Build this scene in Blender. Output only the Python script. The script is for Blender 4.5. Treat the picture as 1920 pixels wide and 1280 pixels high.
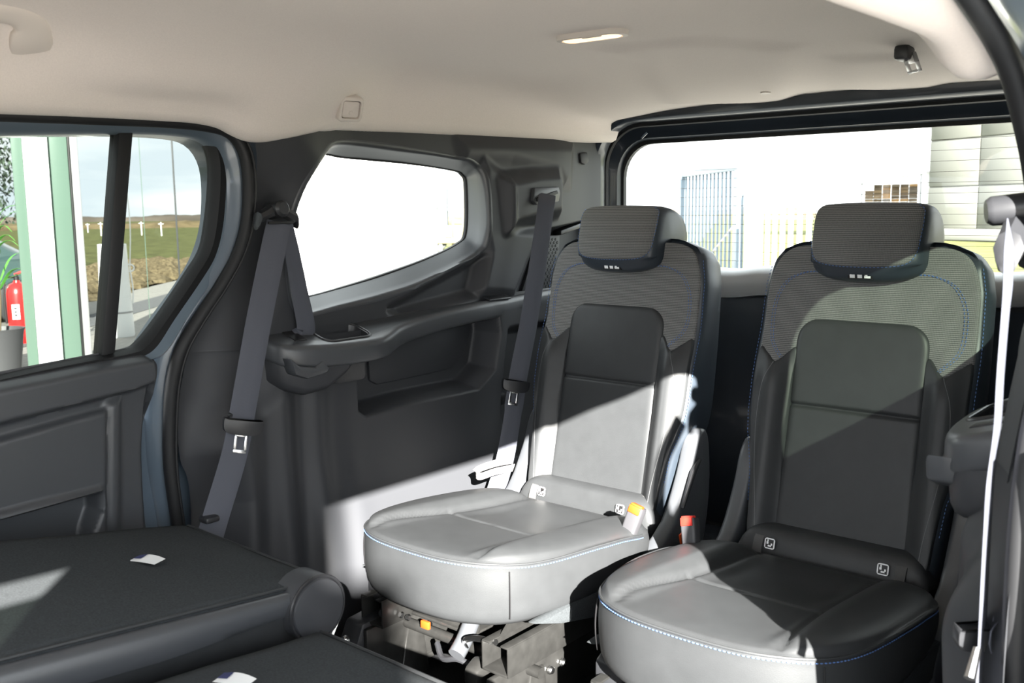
import bpy, bmesh, math, random
import numpy as np
from mathutils import Vector, Matrix, noise as mnoise

for o in list(bpy.data.objects):
    bpy.data.objects.remove(o)
scene = bpy.context.scene
COL = scene.collection

# ------------------------------------------------------------------ camera
# cabin axes: X across the van (to the right), Y towards the tailgate, Z up, floor at z = 0
FPX = 1800.0
CAM = np.array([.957, .245, .98])
RB = np.array([[.7658475, .0802127, -.6379997],          # rows: cabin axes in camera (right, down, forward) terms
               [.6429301, -.1123219, .7576442],
               [-.0108887, -.9904291, -.1375926]])
right, down, fwd = RB[:, 0], RB[:, 1], RB[:, 2]
cam_d = bpy.data.cameras.new('camera')
cam = bpy.data.objects.new('camera', cam_d)
COL.objects.link(cam)
M = Matrix.Identity(4)
for i in range(3):
    M[i][0] = right[i]; M[i][1] = -down[i]; M[i][2] = -fwd[i]; M[i][3] = CAM[i]
cam.matrix_world = M
cam_d.sensor_width = 36.0
cam_d.lens = FPX / 1920 * 36
cam_d.clip_start = .02
cam_d.clip_end = 3000
cam_d.dof.use_dof = True
cam_d.dof.focus_distance = 2.2
cam_d.dof.aperture_fstop = 9.0
scene.camera = cam

# ------------------------------------------------------------------ world, sun, exposure
SUN_TO = Vector((1, -.86, .545)).normalized()
w = bpy.data.worlds.new('sky'); scene.world = w
w.use_nodes = True
nt = w.node_tree; nt.nodes.clear()
out = nt.nodes.new('ShaderNodeOutputWorld')
bg = nt.nodes.new('ShaderNodeBackground')
tc = nt.nodes.new('ShaderNodeTexCoord')
mp = nt.nodes.new('ShaderNodeMapping'); mp.inputs['Scale'].default_value = (1.2, 1.2, 6.0)
nz = nt.nodes.new('ShaderNodeTexNoise'); nz.inputs['Scale'].default_value = 2.2
nz.inputs['Detail'].default_value = 6; nz.inputs['Roughness'].default_value = .55
rp = nt.nodes.new('ShaderNodeValToRGB')
rp.color_ramp.elements[0].position = .38; rp.color_ramp.elements[0].color = (.60, .66, .72, 1)
rp.color_ramp.elements[1].position = .66; rp.color_ramp.elements[1].color = (.97, .97, .96, 1)
nt.links.new(tc.outputs['Generated'], mp.inputs['Vector'])
nt.links.new(mp.outputs['Vector'], nz.inputs['Vector'])
nt.links.new(nz.outputs['Fac'], rp.inputs['Fac'])
nt.links.new(rp.outputs['Color'], bg.inputs['Color'])
bg.inputs['Strength'].default_value = .72
nt.links.new(bg.outputs['Background'], out.inputs['Surface'])

sd = bpy.data.lights.new('sun', 'SUN'); sd.energy = 8.0; sd.angle = math.radians(.55)
sd.color = (1.0, .955, .88)
so = bpy.data.objects.new('sun', sd); COL.objects.link(so)
so.rotation_euler = SUN_TO.to_track_quat('Z', 'Y').to_euler()
so.location = (8, -6, 6)

scene.view_settings.view_transform = 'Standard'
scene.view_settings.look = 'None'
scene.view_settings.gamma = 1.0
scene.view_settings.exposure = 3.2
scene.view_settings.use_curve_mapping = False
scene.cycles.caustics_reflective = False
scene.cycles.caustics_refractive = False

# ------------------------------------------------------------------ helpers
def ray(px, py):
    return RB @ np.array([px - 960.0, py - 640.0, FPX])
def onX(px, py, x):
    d = ray(px, py); return CAM + d * (x - CAM[0]) / d[0]
def onY(px, py, y):
    d = ray(px, py); return CAM + d * (y - CAM[1]) / d[1]
def onZ(px, py, z):
    d = ray(px, py); return CAM + d * (z - CAM[2]) / d[2]
def yz(pts, x):
    """points of the side wall plane |x| as (y, z)"""
    return np.array([onX(p[0], p[1], x)[1:] for p in pts])

def wloc(o):
    v = Vector((0, 0, 0))
    while o is not None:
        v += o.location; o = o.parent
    return v

def mesh_obj(name, V, F, mat, parent=None, angle=38, kind=None, fm=None):
    """V in world coordinates; fm: material index of each face when mat is a list"""
    org = wloc(parent) if parent is not None else Vector((0, 0, 0))
    V = np.asarray(V, float).reshape(-1, 3) - np.array(org)
    me = bpy.data.meshes.new(name)
    me.from_pydata(V.tolist(), [], [tuple(int(i) for i in f) for f in F])
    me.validate()
    mats = mat if isinstance(mat, (list, tuple)) else [mat]
    for m in mats: me.materials.append(m)
    if fm is not None:
        me.polygons.foreach_set('material_index', fm)
    if angle:
        me.polygons.foreach_set('use_smooth', [True] * len(me.polygons))
        if angle < 180: me.set_sharp_from_angle(angle=math.radians(angle))
    me.update()
    o = bpy.data.objects.new(name, me); COL.objects.link(o)
    if parent is not None: o.parent = parent
    if kind: o['kind'] = kind
    return o

def thing(name, label, cat, loc=(0, 0, 0), group=None):
    o = bpy.data.objects.new(name, None); COL.objects.link(o)
    o.empty_display_size = .05
    o.location = loc; o['label'] = label; o['category'] = cat
    if group: o['group'] = group
    return o
def tag(o, label, cat, group=None):
    o['label'] = label; o['category'] = cat
    if group: o['group'] = group
    return o
def struct(o, label=None):
    o['kind'] = 'structure'
    if label: o['label'] = label; 
    return o
def structroot(name, label, loc=(0, 0, 0)):
    o = bpy.data.objects.new(name, None); COL.objects.link(o)
    o.location = loc; o['kind'] = 'structure'; o['label'] = label
    return o

class MB:
    """collects shapes into one mesh"""
    def __init__(s): s.V = []; s.F = []
    def add(s, V, F):
        n = len(s.V); s.V.extend([tuple(v) for v in V]); s.F.extend([tuple(i + n for i in f) for f in F]); return s
    def build(s, name, mat, parent=None, angle=38, kind=None):
        return mesh_obj(name, s.V, s.F, mat, parent, angle, kind)

def box(c, s, bev=0.0, seg=2, rot=None):
    """bevelled box, c centre, s full size"""
    bm = bmesh.new(); bmesh.ops.create_cube(bm, size=1.0)
    for v in bm.verts: v.co = Vector((v.co.x * s[0], v.co.y * s[1], v.co.z * s[2]))
    if bev > 0:
        bmesh.ops.bevel(bm, geom=bm.edges[:], offset=min(bev, min(s) * .49), segments=seg, profile=.5, affect='EDGES')
    return _bmout(bm, c, rot)
def _bmout(bm, c=(0, 0, 0), rot=None):
    bm.verts.ensure_lookup_table()
    for i, v in enumerate(bm.verts): v.index = i
    R = rot if rot is not None else Matrix.Identity(3)
    V = [tuple((R @ v.co) + Vector(c)) for v in bm.verts]
    F = [[v.index for v in f.verts] for f in bm.faces]
    bm.free(); return V, F
def prism(poly, axis, a, b, bev=0.0, seg=2):
    """extrude the 2-D polygon along an axis from a to b; poly gives the other two coords in xyz order"""
    bm = bmesh.new()
    def P(p, t):
        return {'x': (t, p[0], p[1]), 'y': (p[0], t, p[1]), 'z': (p[0], p[1], t)}[axis]
    v0 = [bm.verts.new(P(p, a)) for p in poly]; v1 = [bm.verts.new(P(p, b)) for p in poly]
    n = len(poly)
    bm.faces.new(v0); bm.faces.new(list(reversed(v1)))
    for i in range(n):
        bm.faces.new([v0[(i + 1) % n], v0[i], v1[i], v1[(i + 1) % n]])
    bmesh.ops.recalc_face_normals(bm, faces=bm.faces[:])
    if bev > 0:
        ed = [e for e in bm.edges if (e.verts[0] in v0 and e.verts[1] in v0) or (e.verts[0] in v1 and e.verts[1] in v1)
              or e.calc_face_angle(0) > .5]
        bmesh.ops.bevel(bm, geom=ed, offset=bev, segments=seg, profile=.5, affect='EDGES', clamp_overlap=True)
    return _bmout(bm)
def loft(rings, closed=True, cap0=False, cap1=False):
    R = [np.asarray(r, float) for r in rings]; n = len(R[0])
    V = np.concatenate(R); F = []
    m = n if closed else n - 1
    for k in range(len(R) - 1):
        for i in range(m):
            j = (i + 1) % n
            F.append((k * n + i, k * n + j, (k + 1) * n + j, (k + 1) * n + i))
    V = V.tolist()
    if cap0:
        V.append(R[0].mean(0).tolist()); c = len(V) - 1
        F += [(c, (i + 1) % n, i) for i in range(m)]
    if cap1:
        V.append(R[-1].mean(0).tolist()); c = len(V) - 1; b = (len(R) - 1) * n
        F += [(c, b + i, b + (i + 1) % n) for i in range(m)]
    return V, F
def cr(pts, n, closed=False):
    """Catmull-Rom through pts, n samples even in arc length"""
    P = np.asarray(pts, float); m = len(P)
    if closed:
        Q = np.vstack([P[-1], P, P[0], P[1]]); segs = m
    else:
        Q = np.vstack([2 * P[0] - P[1], P, 2 * P[-1] - P[-2]]); segs = m - 1
    o = []
    K = 24
    for i in range(segs):
        p0, p1, p2, p3 = Q[i], Q[i + 1], Q[i + 2], Q[i + 3]
        for t in np.linspace(0, 1, K, endpoint=False):
            o.append(.5 * ((2 * p1) + (-p0 + p2) * t + (2 * p0 - 5 * p1 + 4 * p2 - p3) * t * t + (-p0 + 3 * p1 - 3 * p2 + p3) * t ** 3))
    o.append(P[0] if closed else P[-1]); o = np.array(o)
    s = np.concatenate([[0], np.cumsum(np.linalg.norm(np.diff(o, axis=0), axis=1))])
    q = np.linspace(0, s[-1], n + 1)[:-1] if closed else np.linspace(0, s[-1], n)
    return np.stack([np.interp(q, s, o[:, k]) for k in range(o.shape[1])], 1)
def crk(pts, k, closed=True):
    """Catmull-Rom with k samples per control span: rings with matching control points match up"""
    P = np.asarray(pts, float); m = len(P); o = []
    Q = np.vstack([P[-1], P, P[0], P[1]]) if closed else np.vstack([2 * P[0] - P[1], P, 2 * P[-1] - P[-2]])
    for i in range(m if closed else m - 1):
        p0, p1, p2, p3 = Q[i], Q[i + 1], Q[i + 2], Q[i + 3]
        for t in np.linspace(0, 1, k, endpoint=False):
            o.append(.5 * ((2 * p1) + (-p0 + p2) * t + (2 * p0 - 5 * p1 + 4 * p2 - p3) * t * t + (-p0 + 3 * p1 - 3 * p2 + p3) * t ** 3))
    if not closed: o.append(P[-1])
    return np.array(o)
def tube(path, r, n=10, caps=True, closed=False):
    P = np.asarray(path, float); m = len(P)
    rr = np.full(m, r) if np.isscalar(r) else np.asarray(r, float)
    T = np.gradient(P, axis=0) if not closed else np.roll(P, -1, 0) - np.roll(P, 1, 0)
    T /= np.linalg.norm(T, axis=1)[:, None] + 1e-12
    up = np.array([0, 0, 1.0])
    if abs(T[0] @ up) > .9: up = np.array([1.0, 0, 0])
    N = np.cross(T[0], up); N /= np.linalg.norm(N); rings = []
    for i in range(m):
        N = N - T[i] * (N @ T[i]); N /= np.linalg.norm(N); B = np.cross(T[i], N)
        a = np.linspace(0, 2 * math.pi, n, endpoint=False)
        rings.append(P[i] + rr[i] * (np.cos(a)[:, None] * N + np.sin(a)[:, None] * B))
    if closed: rings.append(rings[0])
    return loft(rings, True, caps and not closed, caps and not closed)
def ribbon(path, wdir, width, thick=.0014):
    """strap: path of centre points; wdir width direction for each point"""
    P = np.asarray(path, float); m = len(P)
    W = np.asarray(wdir, float)
    if W.ndim == 1: W = np.tile(W, (m, 1))
    T = np.gradient(P, axis=0); T /= np.linalg.norm(T, axis=1)[:, None]
    W = W - T * (W * T).sum(1)[:, None]; W /= np.linalg.norm(W, axis=1)[:, None]
    N = np.cross(T, W); rings = []
    wd = np.full(m, width) if np.isscalar(width) else np.asarray(width)
    for i in range(m):
        h = wd[i] / 2; t = thick / 2
        rings.append([P[i] + W[i] * a * h + N[i] * b * t for a, b in ((-1, -.3), (-.95, -1), (-.3, -1), (0, -1.05), (.3, -1), (.95, -1), (1, -.3), (1, .3), (.95, 1), (.3, 1), (0, 1.05), (-.3, 1), (-.95, 1), (-1, .3))])
    return loft(rings, True, True, True)
def lathe(prof, n=24, c=(0, 0, 0), ax=None):
    """prof: (r, t) along the axis ax (unit Vector)"""
    ax = Vector(ax if ax is not None else (0, 0, 1)).normalized()
    q = Vector((0, 0, 1)).rotation_difference(ax)
    rings = []
    for r, t in prof:
        rings.append([Vector(c) + q @ Vector((r * math.cos(a), r * math.sin(a), t)) for a in np.linspace(0, 2 * math.pi, n, endpoint=False)])
    return loft(rings, True, True, True)
def rrect(w, h, r, n=8):
    """rounded rectangle outline, 4*n points, counter-clockwise"""
    o = []
    for cx, cy, a0 in ((w / 2 - r, h / 2 - r, 0), (-w / 2 + r, h / 2 - r, 90), (-w / 2 + r, -h / 2 + r, 180), (w / 2 - r, -h / 2 + r, 270)):
        for k in range(n):
            a = math.radians(a0 + 90 * k / (n - 1)); o.append((cx + r * math.cos(a), cy + r * math.sin(a)))
    return np.array(o)
def sdf(poly, Y, Z):
    """signed distance (negative inside) of points to a polygon"""
    P = np.asarray(poly, float); d = np.full(Y.shape, 1e9); ins = np.zeros(Y.shape, bool); n = len(P)
    for i in range(n):
        a, b = P[i], P[(i + 1) % n]; e = b - a
        wy, wz = Y - a[0], Z - a[1]
        t = np.clip((wy * e[0] + wz * e[1]) / (e @ e + 1e-12), 0, 1)
        d = np.minimum(d, np.hypot(wy - e[0] * t, wz - e[1] * t))
        c = ((a[1] <= Z) & (b[1] > Z)) | ((b[1] <= Z) & (a[1] > Z))
        with np.errstate(divide='ignore', invalid='ignore'):
            xi = a[0] + (Z - a[1]) / (b[1] - a[1] + 1e-15) * (b[0] - a[0])
        ins ^= c & (Y < xi)
    return np.where(ins, -d, d)
def sstep(a, b, x):
    t = np.clip((x - a) / (b - a), 0, 1); return t * t * (3 - 2 * t)
def bump(poly, Y, Z, wd):
    """1 inside the polygon, falling to 0 over wd at its edge"""
    return 1 - sstep(-wd / 2, wd / 2, sdf(poly, Y, Z))
def grid_faces(nu, nv, keep=None, flip=False):
    F = []
    for i in range(nu - 1):
        for j in range(nv - 1):
            if keep is not None and not keep[i, j]: continue
            q = (i * nv + j, (i + 1) * nv + j, (i + 1) * nv + j + 1, i * nv + j + 1)
            F.append(q[::-1] if flip else q)
    return F
def coons(front, rear, bot, top, nu, nv):
    """grid (nu along front->rear, nv along bottom->top) between four (y, z) polylines"""
    f = cr(front, nv); r = cr(rear, nv); b = cr(bot, nu); t = cr(top, nu)
    u = np.linspace(0, 1, nu)[:, None, None]; v = np.linspace(0, 1, nv)[None, :, None]
    S = (1 - u) * f[None] + u * r[None] + (1 - v) * b[:, None] + v * t[:, None]
    S -= (1 - u) * (1 - v) * b[0] + u * (1 - v) * b[-1] + (1 - u) * v * t[0] + u * v * t[-1]
    return S[..., 0], S[..., 1]
def boolean(o, cutter, op='DIFFERENCE'):
    md = o.modifiers.new('cut', 'BOOLEAN'); md.object = cutter; md.operation = op; md.solver = 'EXACT'
    dg = bpy.context.evaluated_depsgraph_get()
    me = bpy.data.meshes.new_from_object(o.evaluated_get(dg))
    o.modifiers.clear(); old = o.data; o.data = me; me.name = o.name
    me.polygons.foreach_set('use_smooth', [True] * len(me.polygons)); me.set_sharp_from_angle(angle=math.radians(38))
    bpy.data.objects.remove(cutter)
def mirrored(o, parent, name=None):
    """the other side of the van: same mesh, mirrored across x = 0"""
    c = o.copy(); COL.objects.link(c); c.parent = parent
    if name: c.name = name
    c.scale.x = -1
    return c

from mathutils.bvhtree import BVHTree
def hit(o, px, py):
    """where the line of sight of a pixel meets an object: point and normal facing the camera"""
    me = o.data; t = BVHTree.FromPolygons([v.co + wloc(o) for v in me.vertices], [tuple(p.vertices) for p in me.polygons]) if o.name not in _BV else _BV[o.name]
    _BV[o.name] = t
    d = Vector(ray(px, py)).normalized(); p, n, i, ds = t.ray_cast(Vector(CAM), d)
    if n.dot(d) > 0: n = -n
    return p, n
_BV = {}
# ------------------------------------------------------------------ materials
def N(nt, t, **k):
    n = nt.nodes.new(t)
    for a, b in k.items():
        if hasattr(n, a): setattr(n, a, b)
        else: n.inputs[a].default_value = b
    return n
def pmat(name, col, rough=.5, metal=0.0, spec=.5, bscale=None, bstr=.1, bdist=.001, vary=0.0, vscale=8.0, sheen=0.0, tex='noise', bmap=None, coat=0.0, emis=None):
    m = bpy.data.materials.new(name); m.use_nodes = True; nt = m.node_tree
    b = nt.nodes['Principled BSDF']
    b.inputs['Base Color'].default_value = (*col, 1); b.inputs['Roughness'].default_value = rough
    b.inputs['Metallic'].default_value = metal; b.inputs['Specular IOR Level'].default_value = spec
    if coat: b.inputs['Coat Weight'].default_value = coat; b.inputs['Coat Roughness'].default_value = .08
    if sheen: b.inputs['Sheen Weight'].default_value = sheen; b.inputs['Sheen Roughness'].default_value = .5
    if emis: b.inputs['Emission Color'].default_value = (*emis[:3], 1); b.inputs['Emission Strength'].default_value = emis[3]
    tcn = N(nt, 'ShaderNodeTexCoord')
    if vary:
        nz = N(nt, 'ShaderNodeTexNoise'); nz.inputs['Scale'].default_value = vscale; nz.inputs['Detail'].default_value = 5
        nt.links.new(tcn.outputs['Object'], nz.inputs['Vector'])
        r = N(nt, 'ShaderNodeValToRGB')
        r.color_ramp.elements[0].position = .3; r.color_ramp.elements[1].position = .7
        r.color_ramp.elements[0].color = (*[max(0, c * (1 - vary)) for c in col], 1)
        r.color_ramp.elements[1].color = (*[min(1, c * (1 + vary)) for c in col], 1)
        nt.links.new(nz.outputs['Fac'], r.inputs['Fac']); nt.links.new(r.outputs['Color'], b.inputs['Base Color'])
    if bscale:
        if tex == 'voronoi':
            t = N(nt, 'ShaderNodeTexVoronoi'); t.inputs['Scale'].default_value = bscale; o = t.outputs['Distance']
        elif tex == 'wave':
            t = N(nt, 'ShaderNodeTexWave', bands_direction='Z'); t.inputs['Scale'].default_value = bscale
            t.inputs['Distortion'].default_value = .6; t.inputs['Detail'].default_value = 1; o = t.outputs['Fac']
        else:
            t = N(nt, 'ShaderNodeTexNoise'); t.inputs['Scale'].default_value = bscale; t.inputs['Detail'].default_value = 3; o = t.outputs['Fac']
        nt.links.new(tcn.outputs['Object'], t.inputs['Vector'])
        bp = N(nt, 'ShaderNodeBump'); bp.inputs['Strength'].default_value = bstr; bp.inputs['Distance'].default_value = bdist
        nt.links.new(o, bp.inputs['Height']); nt.links.new(bp.outputs['Normal'], b.inputs['Normal'])
    return m
def fabric_mat(name, c0, c1, scale=88, rough=.9):
    """ribbed woven cloth: fine horizontal ribs crossed by a finer thread"""
    m = bpy.data.materials.new(name); m.use_nodes = True; nt = m.node_tree; b = nt.nodes['Principled BSDF']
    b.inputs['Roughness'].default_value = rough; b.inputs['Specular IOR Level'].default_value = .25
    b.inputs['Sheen Weight'].default_value = .1
    t = N(nt, 'ShaderNodeTexCoord')
    a = N(nt, 'ShaderNodeTexWave', bands_direction='Z'); a.inputs['Scale'].default_value = scale; a.inputs['Distortion'].default_value = .8; a.inputs['Detail'].default_value = 2; a.inputs['Detail Scale'].default_value = 3
    x = N(nt, 'ShaderNodeTexWave', bands_direction='X'); x.inputs['Scale'].default_value = scale * 1.3; x.inputs['Distortion'].default_value = .4
    mx = N(nt, 'ShaderNodeMath', operation='MULTIPLY_ADD'); mx.inputs[1].default_value = .3
    nt.links.new(t.outputs['Object'], a.inputs['Vector']); nt.links.new(t.outputs['Object'], x.inputs['Vector'])
    nt.links.new(x.outputs['Fac'], mx.inputs[0]); 
    sc = N(nt, 'ShaderNodeMath', operation='MULTIPLY'); sc.inputs[1].default_value = .7
    nt.links.new(a.outputs['Fac'], sc.inputs[0]); nt.links.new(sc.outputs[0], mx.inputs[2])
    r = N(nt, 'ShaderNodeValToRGB'); r.color_ramp.elements[0].color = (*c0, 1); r.color_ramp.elements[1].color = (*c1, 1)
    r.color_ramp.elements[0].position = .2; r.color_ramp.elements[1].position = .8
    nt.links.new(mx.outputs[0], r.inputs['Fac']); nt.links.new(r.outputs['Color'], b.inputs['Base Color'])
    bp = N(nt, 'ShaderNodeBump'); bp.inputs['Strength'].default_value = .35; bp.inputs['Distance'].default_value = .0008
    nt.links.new(mx.outputs[0], bp.inputs['Height']); nt.links.new(bp.outputs['Normal'], b.inputs['Normal'])
    return m
def glass_mat(name, tint, refl=1.0):
    m = bpy.data.materials.new(name); m.use_nodes = True; nt = m.node_tree; nt.nodes.clear()
    o = N(nt, 'ShaderNodeOutputMaterial'); mix = N(nt, 'ShaderNodeMixShader')
    t = N(nt, 'ShaderNodeBsdfTransparent'); t.inputs['Color'].default_value = (*tint, 1)
    g = N(nt, 'ShaderNodeBsdfGlossy'); g.inputs['Roughness'].default_value = 0.0
    f = N(nt, 'ShaderNodeFresnel'); ge = N(nt, 'ShaderNodeNewGeometry'); mr = N(nt, 'ShaderNodeMapRange')
    mr.inputs['To Min'].default_value = 1.45; mr.inputs['To Max'].default_value = 1 / 1.45       # same pane from both sides
    nt.links.new(ge.outputs['Backfacing'], mr.inputs['Value']); nt.links.new(mr.outputs['Result'], f.inputs['IOR'])
    k = N(nt, 'ShaderNodeMath', operation='MULTIPLY'); k.inputs[1].default_value = refl
    nt.links.new(f.outputs[0], k.inputs[0]); nt.links.new(k.outputs[0], mix.inputs['Fac'])
    nt.links.new(t.outputs[0], mix.inputs[1]); nt.links.new(g.outputs[0], mix.inputs[2]); nt.links.new(mix.outputs[0], o.inputs['Surface'])
    return m

PLASTIC = pmat('dark grained plastic', (.038, .040, .045), .52, spec=.36, bscale=900, bstr=.08, bdist=.0006)
PLASTIC2 = pmat('mid grey grained plastic', (.056, .060, .067), .40, spec=.6, bscale=900, bstr=.06, bdist=.0006)
SMOOTHPL = pmat('smooth black plastic', (.022, .023, .026), .38, spec=.5)
RUBBER = pmat('black rubber', (.014, .0145, .016), .55, spec=.35)
PAINT = pmat('blue grey body paint', (.115, .15, .19), .28, spec=.5, coat=.4)
NAVY = pmat('dark navy body paint', (.022, .030, .042), .34, spec=.4, coat=.25, vary=.15, vscale=6)
CLOTH = pmat('pale headliner cloth', (.86, .79, .745), .95, spec=.15, bscale=1200, bstr=.25, bdist=.0008, vary=.03, vscale=400)
BEIGE = pmat('beige moulded plastic', (.74, .68, .63), .5, spec=.4)
LEATHER = pmat('dark grey leather', (.031, .033, .0352), .44, spec=.28, bscale=750, bstr=.14, bdist=.0006, tex='voronoi', vary=.06, vscale=30)
LEATHER2 = pmat('blue black leather', (.026, .034, .045), .42, spec=.5, bscale=750, bstr=.14, bdist=.0006, tex='voronoi')
FABRIC = fabric_mat('ribbed grey seat cloth', (.070, .072, .073), (.20, .20, .198))
STITCH = pmat('blue stitching thread', (.075, .15, .36), .7)
STITCHD = pmat('grey stitching thread', (.14, .145, .15), .7)
CARPET = pmat('black carpet', (.022, .023, .025), 1.0, spec=.1, bscale=700, bstr=.8, bdist=.003, vary=.35, vscale=500)
FELT = pmat('charcoal seat back carpet', (.042, .047, .051), 1.0, spec=.15, bscale=900, bstr=.4, bdist=.001, vary=.2, vscale=350)
BELT = pmat('grey blue belt webbing', (.075, .08, .10), .6, spec=.35, bscale=260, bstr=.25, bdist=.0006, tex='wave')
STEEL = pmat('bright steel', (.62, .63, .64), .25, metal=1.0)
DSTEEL = pmat('grey coated steel', (.032, .032, .031), .36, metal=.5, vary=.2, vscale=40)
WHITEP = pmat('white print', (.82, .83, .84), .6)
BLACKP = pmat('black print', (.01, .01, .011), .5)
REDP = pmat('red release button', (.72, .03, .02), .4)
ORANGE = pmat('orange plastic', (.50, .055, .006), .45)
GLASS = glass_mat('clear window glass', (.93, .97, .94))
TINT = glass_mat('green tinted glass', (.20, .216, .205))
TINTQ = glass_mat('light green tinted glass', (.055, .068, .055))

# ================================================================== the van's shell
# ---- floor
fl = MB(); fl.add(*box((0, .85, -.02), (1.52, 3.8, .04), .004))
floor = struct(fl.build('floor', CARPET), 'black carpeted van floor')

# ---- headliner
edge_px = [(0, 214), (120, 218), (250, 224), (370, 231), (420, 240), (452, 262), (475, 268), (505, 268), (545, 259), (590, 248), (640, 243), (760, 247), (900, 254), (1112, 265)]
ED = np.vstack([yz(edge_px[:8], -.642), yz(edge_px[8:10], -.66), yz(edge_px[10:], -.685)])
ED = np.vstack([[-.9, 1.125], [.2, 1.128], ED, [2.70, 1.176]])
NYR = 220; NXR = 46
ys = np.linspace(-.9, 2.69, 330)
ze = np.interp(ys, ED[:, 0], ED[:, 1])
k = np.exp(-np.linspace(-2, 2, 9) ** 2); k /= k.sum()
ze = np.convolve(np.pad(ze, 4, mode='edge'), k, 'valid')
rows = []
rp1 = np.array([onZ(p[0], p[1], 1.275)[:2] for p in [(1117, 115), (1193, 133), (1260, 177), (1480, 172), (1490, 108), (1300, 100)]])
rp2 = np.array([onZ(p[0], p[1], 1.275)[:2] for p in [(1560, 118), (1720, 105), (1770, 150), (1570, 152)]])
for y, z0 in zip(ys, ze):
    dz = -.046 * float(sstep(2.0, 2.66, y)) - .006 * math.exp(-((y - 1.0) / .09) ** 2)
    g = float(sstep(1.44, 1.76, y))            # the deep roof rail ends behind the C pillar
    g2 = float(1 - sstep(.90, 1.15, y))
    def mx(p, q): return (p[0] * (1 - g) + q[0] * g, p[1] * (1 - g) + q[1] * g)
    half = cr([mx((.738, z0 + .040), (.735, z0 + .004)), mx((.70, z0 + .020), (.712, z0 - .002)), mx((.660, z0 + .002), (.696, z0 - .003)), mx((.636, z0 + .006), (.684, z0 + .006)), mx((.614, z0 + .034), (.679, z0 + .022)),
               mx((.577 + .02 * g2, 1.192 + .015 * g2), (.668, 1.222)), mx((.525 + .03 * g2, 1.238 + dz * .4 + .026 * g2), (.645, 1.258 + dz * .6)), mx((.46 + .02 * g2, 1.270 + dz + .024 * g2), (.59, 1.282 + dz)), mx((.38, 1.288 + dz + .016 * g2), (.44, 1.294 + dz)), (.2, 1.301 + dz + .010 * g2), (0, 1.304 + dz + .010 * g2)], NXR)
    L = np.stack([-half[:, 0], np.full(NXR, y), half[:, 1]], 1)
    R = L[::-1][1:].copy(); R[:, 0] *= -1
    rows.append(np.vstack([L, R]))
G = np.array(rows)
for rp_, h in ((rp1, .010), (rp2, .007)):
    G[..., 2] -= h * bump(rp_, G[..., 0], G[..., 1], .07)
nu, nv = G.shape[:2]
ceiling = struct(mesh_obj('ceiling', G, grid_faces(nu, nv, flip=True), CLOTH, angle=180), 'pale grey cloth headliner of the van roof')
# steel roof skin above the cloth
V = [(x, y, z) for y in (-1.0, 2.74) for x, z in ((-.80, 1.13), (-.74, 1.28), (-.4, 1.36), (0, 1.37), (.4, 1.36), (.74, 1.28), (.80, 1.13))]
roofskin = mesh_obj('roof_skin', V, grid_faces(2, 7, flip=True), PAINT, ceiling, angle=60)
# small emblem-like clip disc at the rear of the headliner
p, n = hit(ceiling, 1436, 173)
mesh_obj('trim_clip', *lathe([(.0, .003), (.012, .003), (.013, -.002)], 16, tuple(p), tuple(n)), BEIGE, ceiling)

# ---- side walls of the load space: built on the far side, mirrored to the near side
wall_left = structroot('wall_left', 'dark plastic side trim on the far side of the van', (0, 0, 0))
wall_right = structroot('wall_right', 'dark plastic side trim beside the open door', (0, 0, 0))
SIDE = []          # parts to mirror
def side(o): SIDE.append(o); return o

# upper trim: C pillar, quarter window surround, D pillar
fr = yz([(356, 662), (386, 604), (430, 524), (458, 430), (464, 345), (457, 300), (442, 250)], -.73)
rear_y = 2.665
top = np.vstack([fr[-1:], [[1.45, 1.15], [1.64, 1.175], [2.2, 1.19], [rear_y, 1.205]]])
rr_ = np.array([[rear_y, .68], [rear_y, .95], [rear_y, 1.205]])
bot = np.vstack([fr[:1], [[1.6, .69], [2.2, .69], [rear_y, .68]]])
NU, NV = 420, 170
Y, Z = coons(fr, rr_, bot, top, NU, NV)
lip = yz([(550, 500), (559, 420), (575, 340), (606, 288), (645, 270), (760, 283), (850, 296), (890, 309), (906, 340), (910, 440), (893, 476), (800, 526), (720, 553), (640, 573), (577, 587), (553, 560)], -.69)
dl = np.array([onX(p[0], p[1], -.748)[1:] for p in [(540, 500), (550, 420), (566, 340), (600, 291), (650, 294), (760, 304), (850, 318), (870, 327), (877, 347), (877, 432), (861, 457), (800, 487), (720, 517), (640, 541), (572, 558), (545, 552)]])
D = np.full(Y.shape, .695)
D += .042 * (1 - sstep(0, .15, (Y - np.interp(Z, fr[:, 1], fr[:, 0]))))                 # rolls outwards to the door seal
# D-pillar shapes
blk = yz([(938, 338), (1000, 324), (1045, 322), (1054, 345), (1052, 400), (1010, 408), (975, 420), (948, 432)], -.68)
pil = yz([(905, 300), (948, 330), (950, 430), (1008, 436), (962, 552), (896, 548), (914, 470), (905, 420)], -.69)
rec = yz([(735, 580), (912, 482), (897, 552), (760, 590)], -.69)
beh = yz([(1012, 436), (1300, 380), (1300, 640), (958, 600), (964, 556)], -.70)
hood = yz([(870, 300), (960, 300), (1040, 318), (1060, 345), (1075, 345), (1080, 270), (860, 262)], -.69)
D -= .018 * bump(pil, Y, Z, .035) + .034 * bump(blk, Y, Z, .05)
D -= .016 * bump(hood, Y, Z, .05)
D += .030 * bump(rec, Y, Z, .035)
D += .05 * bump(beh, Y, Z, .02)
D += .03 * sstep(2.38, 2.62, Y)
D -= .062 * sstep(.95, 1.13, Z) * (1 - sstep(1.42, 1.68, Y))
s_lip = sdf(crk(lip, 5), Y, Z)
keep = (s_lip > .005)
kf = keep[:-1, :-1] & keep[1:, :-1] & keep[1:, 1:] & keep[:-1, 1:]
P = np.stack([-D, Y, Z], -1)
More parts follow.
